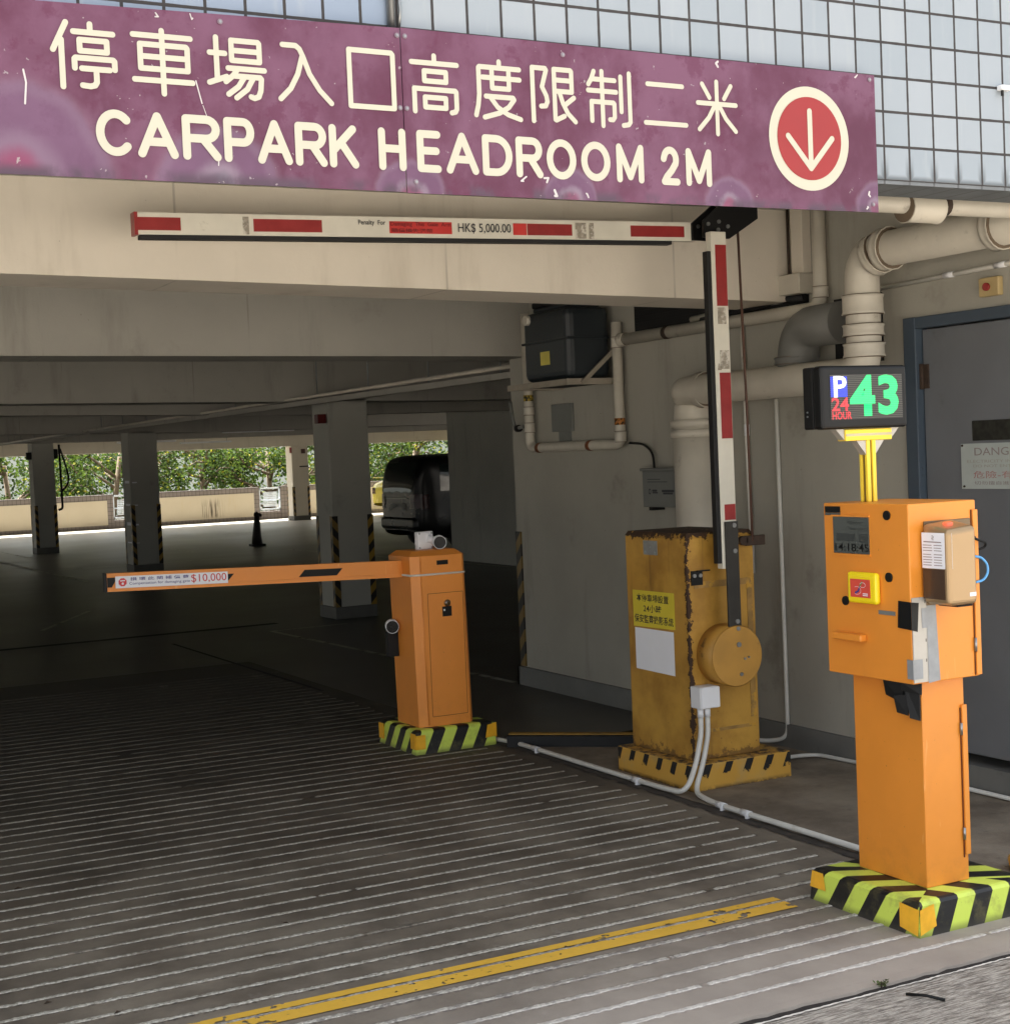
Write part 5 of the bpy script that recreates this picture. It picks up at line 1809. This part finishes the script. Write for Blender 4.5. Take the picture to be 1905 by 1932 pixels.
b = MB().tube([(3.660, 3.702, 1.262), (3.684, 3.690, 1.250), (3.704, 3.685, 1.242), (3.728, 3.69, 1.236), (3.738, 3.70, 1.222), (3.722, 3.71, 1.212), (3.70, 3.716, 1.218)], .0042, 8, .02)
b.tube([(3.650, 3.704, 1.268), (3.682, 3.692, 1.252)], .0075, 10)
tag(b.build('power_cable', m_black), 'short black power lead looping from the gold dispenser', 'cable')
b = MB().tube([(3.685, 3.705, 1.192), (3.715, 3.70, 1.188), (3.742, 3.70, 1.165), (3.746, 3.70, 1.135), (3.725, 3.70, 1.11), (3.685, 3.705, 1.105)], .0042, 8, .03)
tag(b.build('data_cable', m_cablue), 'light blue cable looping behind the gold dispenser', 'cable')

# ------------------------------------------------------------------ LED counter sign on a post
root = thing('counter_sign', 'black LED sign showing P 24 HOUR 43 on a yellow post above the ticket machine', 'sign', (3.50, 4.0, BZ1))
KL = 3.975 / 4.1
def lx_(x): return x * KL + .010
def lz(z): return 1.6 + (z - 1.6) * KL
LY = 3.975
b = MB().box(lx_(3.393), lx_(3.780), LY, LY + .045, lz(1.628), lz(1.846), .012, seg=3)
cs = b.build('case', m_blackpl, root)
b = MB().box(lx_(3.396), lx_(3.777), LY + .0455, LY + .098, lz(1.630), lz(1.844), .006)
b.build('rear_case', m_black, root)
b = MB()
for z in (1.69, 1.675):
    b.cyl((lx_(3.396) - .001, LY + .075, lz(z)), 'x', .003, .004, 8)
b.build('screw', m_steel, cs)
def mat_screen():
    g = NT('led_panel')
    z = g.xyz()[3]
    w = g.step(g.math('SINE', g.math('MULTIPLY', z, 2 * math.pi / .0062)), .2, .6)
    c = g.mix(w, lin(26, 26, 24), lin(74, 72, 64))
    return g.out(c, .4)
b = MB().quad((lx_(3.432), LY - .001, lz(1.660)), (lx_(3.755), LY - .001, lz(1.660)), (lx_(3.755), LY - .001, lz(1.814)), (lx_(3.432), LY - .001, lz(1.814)))
scn = b.build('screen', mat_screen(), cs)
LK = .5 ** vs.exposure
e_green = emit('led_green', (.035, 1.0, .27, 1), 1.25 * LK)
e_white = emit('led_white', (.95, .95, 1, 1), 1.9 * LK)
e_blue = emit('led_blue', (.035, .07, .95, 1), 1.25 * LK)
e_red = emit('led_red', (1.0, .05, .065, 1), 1.2 * LK)
U, V = (1, 0, 0), (0, 0, 1)
b = MB().quad((lx_(3.434), LY - .0018, lz(1.738)), (lx_(3.507), LY - .0018, lz(1.738)), (lx_(3.507), LY - .0018, lz(1.808)), (lx_(3.434), LY - .0018, lz(1.808)))
b.build('led_field', e_blue, scn)
text_mesh('P', 'digit', e_white, scn, (lx_(3.447), LY - .0018, lz(1.737)), U, V, .055, .071, .0008, .02)
text_mesh('24', 'digit', e_red, scn, (lx_(3.436), LY - .001, lz(1.690)), U, V, .074, .045, .0008, .02)
text_mesh('HOUR', 'digit', e_red, scn, (lx_(3.438), LY - .001, lz(1.661)), U, V, .083, .026, .0008, .02)
text_mesh('4', 'digit', e_green, scn, (lx_(3.517), LY - .001, lz(1.670)), U, V, .110, .138, .0008, .035)
text_mesh('3', 'digit', e_green, scn, (lx_(3.644), LY - .001, lz(1.672)), U, V, .090, .136, .0008, .035)
MB().box(lx_(3.512), lx_(3.722), LY + .020, LY + .062, lz(1.586), lz(1.626), .003).build('crossbar', m_yellowpaint, root)
b = MB().box(lx_(3.514), lx_(3.720), LY + .0185, LY + .0197, lz(1.602), lz(1.611))
b.build('slot_groove', M('slot_silver', lin(190, 180, 140), .4), root)
pstx0, pstx1 = lx_(3.607), lx_(3.648)
b = MB()
for (xa, xb) in ((pstx0, pstx0 + .015), (pstx1 - .015, pstx1)):
    for (ya, yb2) in ((LY + .022, LY + .034), (LY + .050, LY + .062)):
        b.box(xa, xb, ya, yb2, BZ1 + .0005, lz(1.5855), .001, seg=1)
pst = b.build('post', m_yellowpaint, root)
MB().box(pstx0 + .006, pstx1 - .006, LY + .029, LY + .055, BZ1 + .0006, lz(1.585)).build('groove', M('profile_groove', lin(120, 96, 34), .5), pst)
b = MB()
zc = lz(1.585)
for s, xq in ((-1, pstx0 - .0003), (1, pstx1 + .0003)):
    b.prism([(xq, zc), (xq + s * .040, zc), (xq, zc - .048)], 'y', LY + .026, LY + .056)
    xo = lx_(3.5115) if s < 0 else lx_(3.7225)
    b.prism([(xo, lz(1.627)), (xo + s * .036, lz(1.627)), (xo, lz(1.590))], 'y', LY + .026, LY + .056)
b.build('gusset', m_alu, root)

# ------------------------------------------------------------------ water tank and pipes
root = thing('water_tank', 'black plastic water tank on a painted steel wall bracket', 'tank', (4.7, 8.05, 2.0))
b = MB()
x0, x1, y0, y1 = 4.60, 4.90, 7.82, 8.37
bm_ = MB().box(x0, x1, y0, y1, 2.020, 2.445, .045, seg=3)
b.add(bm_.v, bm_.f)
b.box(x0 + .05, x1 - .03, y0 + .05, y1 - .05, 2.444, 2.475, .015)
b.box(x0 - .006, x1 - .01, y0 - .006, y1 + .006, 2.25, 2.265, .004)
bd = b.build('body', m_tank, root)
MB().box(x0 + .06, x0 + .22, y0 + .20, y1 - .02, 2.4755, 2.515, .012).build('lid', m_blackrub, root)
MB().cyl((x0 - .012, 8.285, 2.40), 'x', .03, .03, 18).build('inlet', m_pipewhite, root)
b = MB().quad((x0 - .001, 8.15, 2.114), (x0 - .001, 8.035, 2.114), (x0 - .001, 8.035, 2.195), (x0 - .001, 8.15, 2.195))
b.build('yellow_label', M('label_yellow', lin(214, 200, 92), .5), root)
br = MB()
br.box(x0 - .035, x0 - .001, 7.785, 8.53, 1.978, 2.014)
br.box(x0 - .0005, 4.949, 7.785, 7.817, 1.978, 2.014)
br.box(x0 - .0005, 4.949, 8.49, 8.53, 1.978, 2.014)
bk = br.build('bracket', m_bracket, root)
MB().box(4.66, 4.685, 7.768, 7.783, 1.985, 2.27, 0, rot=((4.67, 7.775, 1.995), 'Y', R(50))).build('brace', m_bracket, bk)
MB().box(x0, 4.948, 7.818, 8.489, 1.990, 1.995).build('tray', m_dark, bk)


def pipe_thing(name, label, pts, r, fil, mat, couplings=(), rc=1.25, group=None, bands=()):
    rt = thing(name, label, 'pipe', pts[0], group)
    MB().tube(pts, r, 20, fil).build('pipe', mat, rt)
    for (c, d, L) in couplings:
        d = Vector(d).normalized(); c = Vector(c)
        MB().tube([c - d * L / 2, c - d * L / 2 + d * .012, c + d * L / 2 - d * .012, c + d * L / 2], [r * rc * 1.06, r * rc, r * rc, r * rc * 1.06], 20).build('coupling', mat, rt)
        for e_ in (-1, 1):
            q = c + d * e_ * (L / 2 + .002)
            MB().tube([q - d * .0016, q + d * .0016], r * rc * 1.0, 20).build('joint_line', m_joint, rt)
    for (c, d, m) in bands:
        d = Vector(d).normalized(); c = Vector(c)
        MB().tube([c - d * .02, c + d * .02], r * 1.06, 16).build('band', m, rt)
    return rt


m_joint = M('joint_dirt', lin(104, 90, 74), .8, var=.2)
m_band = M('rusty_band', lin(112, 66, 36), .7, var=.2)
m_lab = M('pipe_label', lin(176, 152, 50), .5, var=.1, dirt=(lin(40, 36, 24), .5, .55, 50))
m_lab2 = M('pipe_label_orange', lin(186, 120, 48), .5, var=.1, dirt=(lin(50, 36, 24), .5, .55, 50))
pipe_thing('tank_pipe', 'cream U-shaped pipe below the black tank, with valve and labels', [(4.89, 8.85, 2.5), (4.89, 8.85, 1.615), (4.89, 7.735, 1.615), (4.89, 7.735, 2.34)], .031, .06, m_pipewhite, [((4.89, 8.85, 1.75), (0, 0, 1), .06), ((4.89, 8.85, 1.86), (0, 0, 1), .05), ((4.89, 7.735, 1.66), (0, 0, 1), .06), ((4.89, 7.735, 2.22), (0, 0, 1), .06)], 1.14, None,
           [((4.89, 8.72, 1.615), (0, 1, 0), m_band), ((4.89, 8.08, 1.615), (0, 1, 0), m_band), ((4.89, 8.85, 1.945), (0, 0, 1), m_lab), ((4.89, 7.735, 1.75), (0, 0, 1), m_lab2)])
pipe_thing('supply_pipe', 'cream pipe sloping past the boom arm from the ceiling to the tank pipe', [(4.89, 7.70, 2.232), (4.89, 5.87, 2.235), (4.89, 5.87, 2.75)], .034, .08, m_pipewhite, [((4.89, 5.87, 2.31), (0, 0, 1), .05), ((4.89, 7.66, 2.232), (0, 1, 0), .06)], 1.12, None, [((4.89, 7.2, 2.232), (0, 1, 0), m_brown)])
root = thing('valve_lever', 'small dark lever valve beside the cream tank pipe', 'valve', (4.86, 8.98, 1.75))
MB().tube([(4.86, 8.88, 1.76), (4.85, 8.97, 1.75), (4.85, 9.0, 1.80), (4.85, 9.03, 1.93)], .012, 8, .02).build('lever', m_boxgrey, root)
MB().cyl((4.86, 8.95, 1.75), 'y', .024, .04, 12).build('knob', m_black, root)
root = thing('meter_box', 'grey square box mark with a stub on the wall under the tank', 'box', (4.94, 8.49, 1.71))
MB().box(4.928, 4.949, 8.365, 8.622, 1.713, 1.89, .003).build('cover', m_boxgrey, root)
MB().box(4.935, 4.949, 8.405, 8.545, 1.65, 1.7125).build('stub', m_boxgrey, root)
root = thing('electric_box', 'grey metal electrical box with faint lettering beside the fat drain pipe', 'box', (4.9, 7.27, 1.35))
bx = MB().box(4.85, 4.945, 7.085, 7.455, 1.245, 1.452, .004).build('case', m_boxgrey, root)
MB().box(4.842, 4.946, 7.07, 7.47, 1.4525, 1.468, .003).build('lid', m_boxgrey, root)
MB().box(4.86, 4.949, 7.10, 7.13, 1.225, 1.2445).build('foot', m_dark, root)
MB().box(4.86, 4.949, 7.38, 7.41, 1.225, 1.2445).build('foot', m_dark, root)
b = MB()
plb = lambda a, c, o: (4.8495 - o, a, c)
b.stroke(plb, arc(7.38, 1.335, .010, .014, 0, 360, 12), .006)
for (ya, yb2, z, w) in ((7.35, 7.31, 1.34, .012), (7.35, 7.30, 1.328, .008), (7.25, 7.14, 1.338, .014), (7.24, 7.15, 1.324, .010), (7.40, 7.27, 1.405, .004), (7.40, 7.20, 1.39, .004)):
    b.stroke(plb, [(ya, z), (yb2, z)], w)
b.build('lettering', m_inkdark, bx)
b = MB().tube([(4.93, 7.70, 1.62), (4.93, 7.55, 1.61), (4.92, 7.44, 1.56), (4.90, 7.40, 1.47)], .007, 8, .05)
tag(b.build('black_cable', m_dark), 'thin dark cable curving down to the grey electrical box', 'cable')

# fat drain: comes along the ceiling, drops, runs along the wall, drops to the floor
rt = pipe_thing('drain_pipe', 'fat cream drain pipe with elbows, hanging above the door and running behind the LED sign', [(4.72, 3.9, 2.425), (4.72, 5.375, 2.425), (4.72, 5.375, 1.885), (4.76, 6.88, 1.885), (4.83, 6.885, 1.83), (4.83, 6.885, .0)], .079, .13, m_pipewhite,
                [((4.72, 5.20, 2.425), (0, 1, 0), .05), ((4.72, 5.27, 2.41), (0, .9, -.25), .04), ((4.72, 5.375, 2.195), (0, 0, 1), .085), ((4.72, 5.375, 2.08), (0, 0, 1), .05), ((4.72, 5.375, 1.99), (0, 0, 1), .06), ((4.72, 4.55, 2.425), (0, 1, 0), .045), ((4.775, 6.70, 1.885), (0, 1, 0), .05)], 1.16)
b = MB().tube([(4.83, 6.885, .007), (4.83, 6.885, 1.66)], .118, 24)
b.tube([(4.83, 6.885, 1.66), (4.83, 6.885, 1.80), (4.83, 6.86, 1.88)], [.117, .105, .086], 24)
b.build('lower_pipe', m_pipewhite, rt)
for z in (1.71, 1.655):
    MB().tube([(4.83, 6.885, z - .02), (4.83, 6.885, z + .02)], .132, 24).build('coupling', m_pipewhite, rt)
rt = pipe_thing('vent_pipe', 'dull grey vent elbow behind the white drain pipe', [(4.80, 5.60, 2.14), (4.80, 5.92, 2.14), (4.80, 5.96, 1.90)], .10, .16, m_pipegrey, [((4.80, 5.955, 1.985), (0, 0, 1), .03)], 1.06)
pipe_thing('front_pipe', 'horizontal cream pipe under the tiled wall edge on the right', [(2.6, 4.3, 2.449), (9, 4.3, 2.449)], .036, 0, m_pipewhite, [((4.07, 4.3, 2.435), (1, 0, 0), .16)], 1.5, None, [((4.175, 4.3, 2.449), (1, 0, 0), m_brown)])
root = thing('trunking', 'square cream cable trunking with a box at its lower end, in front of the beam', 'trunking', (4.9, 6.08, 2.35))
MB().box(4.895, 4.949, 6.0, 6.09, 2.42, 2.749, .003).build('duct', m_plaster, root)
MB().box(4.855, 4.949, 5.985, 6.175, 2.32, 2.4195, .004).build('box', m_pipewhite, root)
MB().tube([(4.90, 6.115, 2.41), (4.90, 6.115, 2.749)], .007, 8).build('wire', m_brown, root)
b = MB().tube([(4.93, 6.05, 2.325), (4.925, 6.6, 2.30), (4.92, 7.0, 2.285)], .018, 8)
tag(b.build('wall_conduit', m_pipewhite), 'pale conduit leaving the trunking box under the beam', 'conduit')
b = MB().tube([(4.92, 6.02, 2.30), (4.915, 6.25, 2.315), (4.91, 6.6, 2.285), (4.92, 6.9, 2.27)], .022, 8)
tag(b.build('black_cable', m_blackrub), 'thick black cable bundle beneath the trunking box', 'cable')

# ------------------------------------------------------------------ small things on the ground
b = MB().tube([(2.99, 3.318, -.006), (3.02, 3.27, -.002), (3.046, 3.222, -.006)], .0045, 6)
tag(b.build('twig', m_black), 'short dark twig lying on the road at the lower right', 'twig')
def leaf(x, y, L, an, z, label):
    b = MB()
    d = Vector((math.cos(an), math.sin(an), 0)); p = Vector((-d.y, d.x, 0))
    c = Vector((x, y, z))
    b.add([c - d * L, c + p * L * .35 + Vector((0, 0, .006)), c + d * L, c - p * L * .35 + Vector((0, 0, .004))], [(0, 1, 2, 3)])
    b.add([c + d * L, c + d * L * 1.3 + Vector((0, 0, .004)), c + d * L * 1.3 + p * .002 + Vector((0, 0, .004))], [(0, 1, 2)])
    tag(b.build('fallen_leaf', m_leafdry), label, 'leaf', 'dry leaves on the driveway')
leaf(.85, 4.675, .014, .2, .004, 'dry brown leaf at the lower left of the grooved driveway')
leaf(1.01, 6.03, .018, .1, .005, 'dark dry leaf at the left edge, farthest up the driveway')
leaf(1.01, 4.47, .014, .4, .004, 'small dry leaf lying on a ridge just inside the yellow line')
leaf(1.72, 5.0, .014, 2.2, .004, 'curled dry leaf in the middle of the grooved driveway')
root = thing('weed', 'tiny green weed growing in the crack at the driveway edge', 'plant', (2.975, 3.415, -.01))
b = MB()
rnd = random.Random(4)
for i in range(60):
    a = rnd.uniform(0, 6.28); r_ = rnd.uniform(.0, .022); L = rnd.uniform(.006, .016)
    p = Vector((2.975 + r_ * math.cos(a), 3.405 + r_ * .5 * math.sin(a), rnd.uniform(-.006, .008)))
    d = Vector((rnd.gauss(0, 1), rnd.gauss(0, 1), abs(rnd.gauss(0, 1)))).normalized()
    s_ = d.cross(Vector((0, 0, 1))).normalized() * L * .3
    b.add([p, p + d * L * .5 + s_, p + d * L, p + d * L * .5 - s_], [(0, 1, 2, 3)])
b.build('foliage', M('weed_green', lin(84, 98, 48), .7, var=.3, scale=40), root)
MB().tube([(2.975, 3.405, -.012), (2.975, 3.405, .004)], .003, 6).build('stem', m_brown, root)
b = MB().tube([(4.13, 3.98, .03), (4.19, 4.05, .03)], .026, 12)
tag(b.build('yellow_stub', m_ytape), 'yellow rounded stub on the ground at the right picture edge', 'stub')

root = thing('wall_clip', 'small white clip on the tiled wall near the right picture edge', 'clip', (3.98, 3.79, 2.75))
MB().box(3.952, 3.999, 3.775, 3.7995, 2.745, 2.762, .003).build('clip', m_white, root)
MB().cyl((3.965, 3.787, 2.737), 'z', .005, .02, 8).build('pin', m_dark, root)
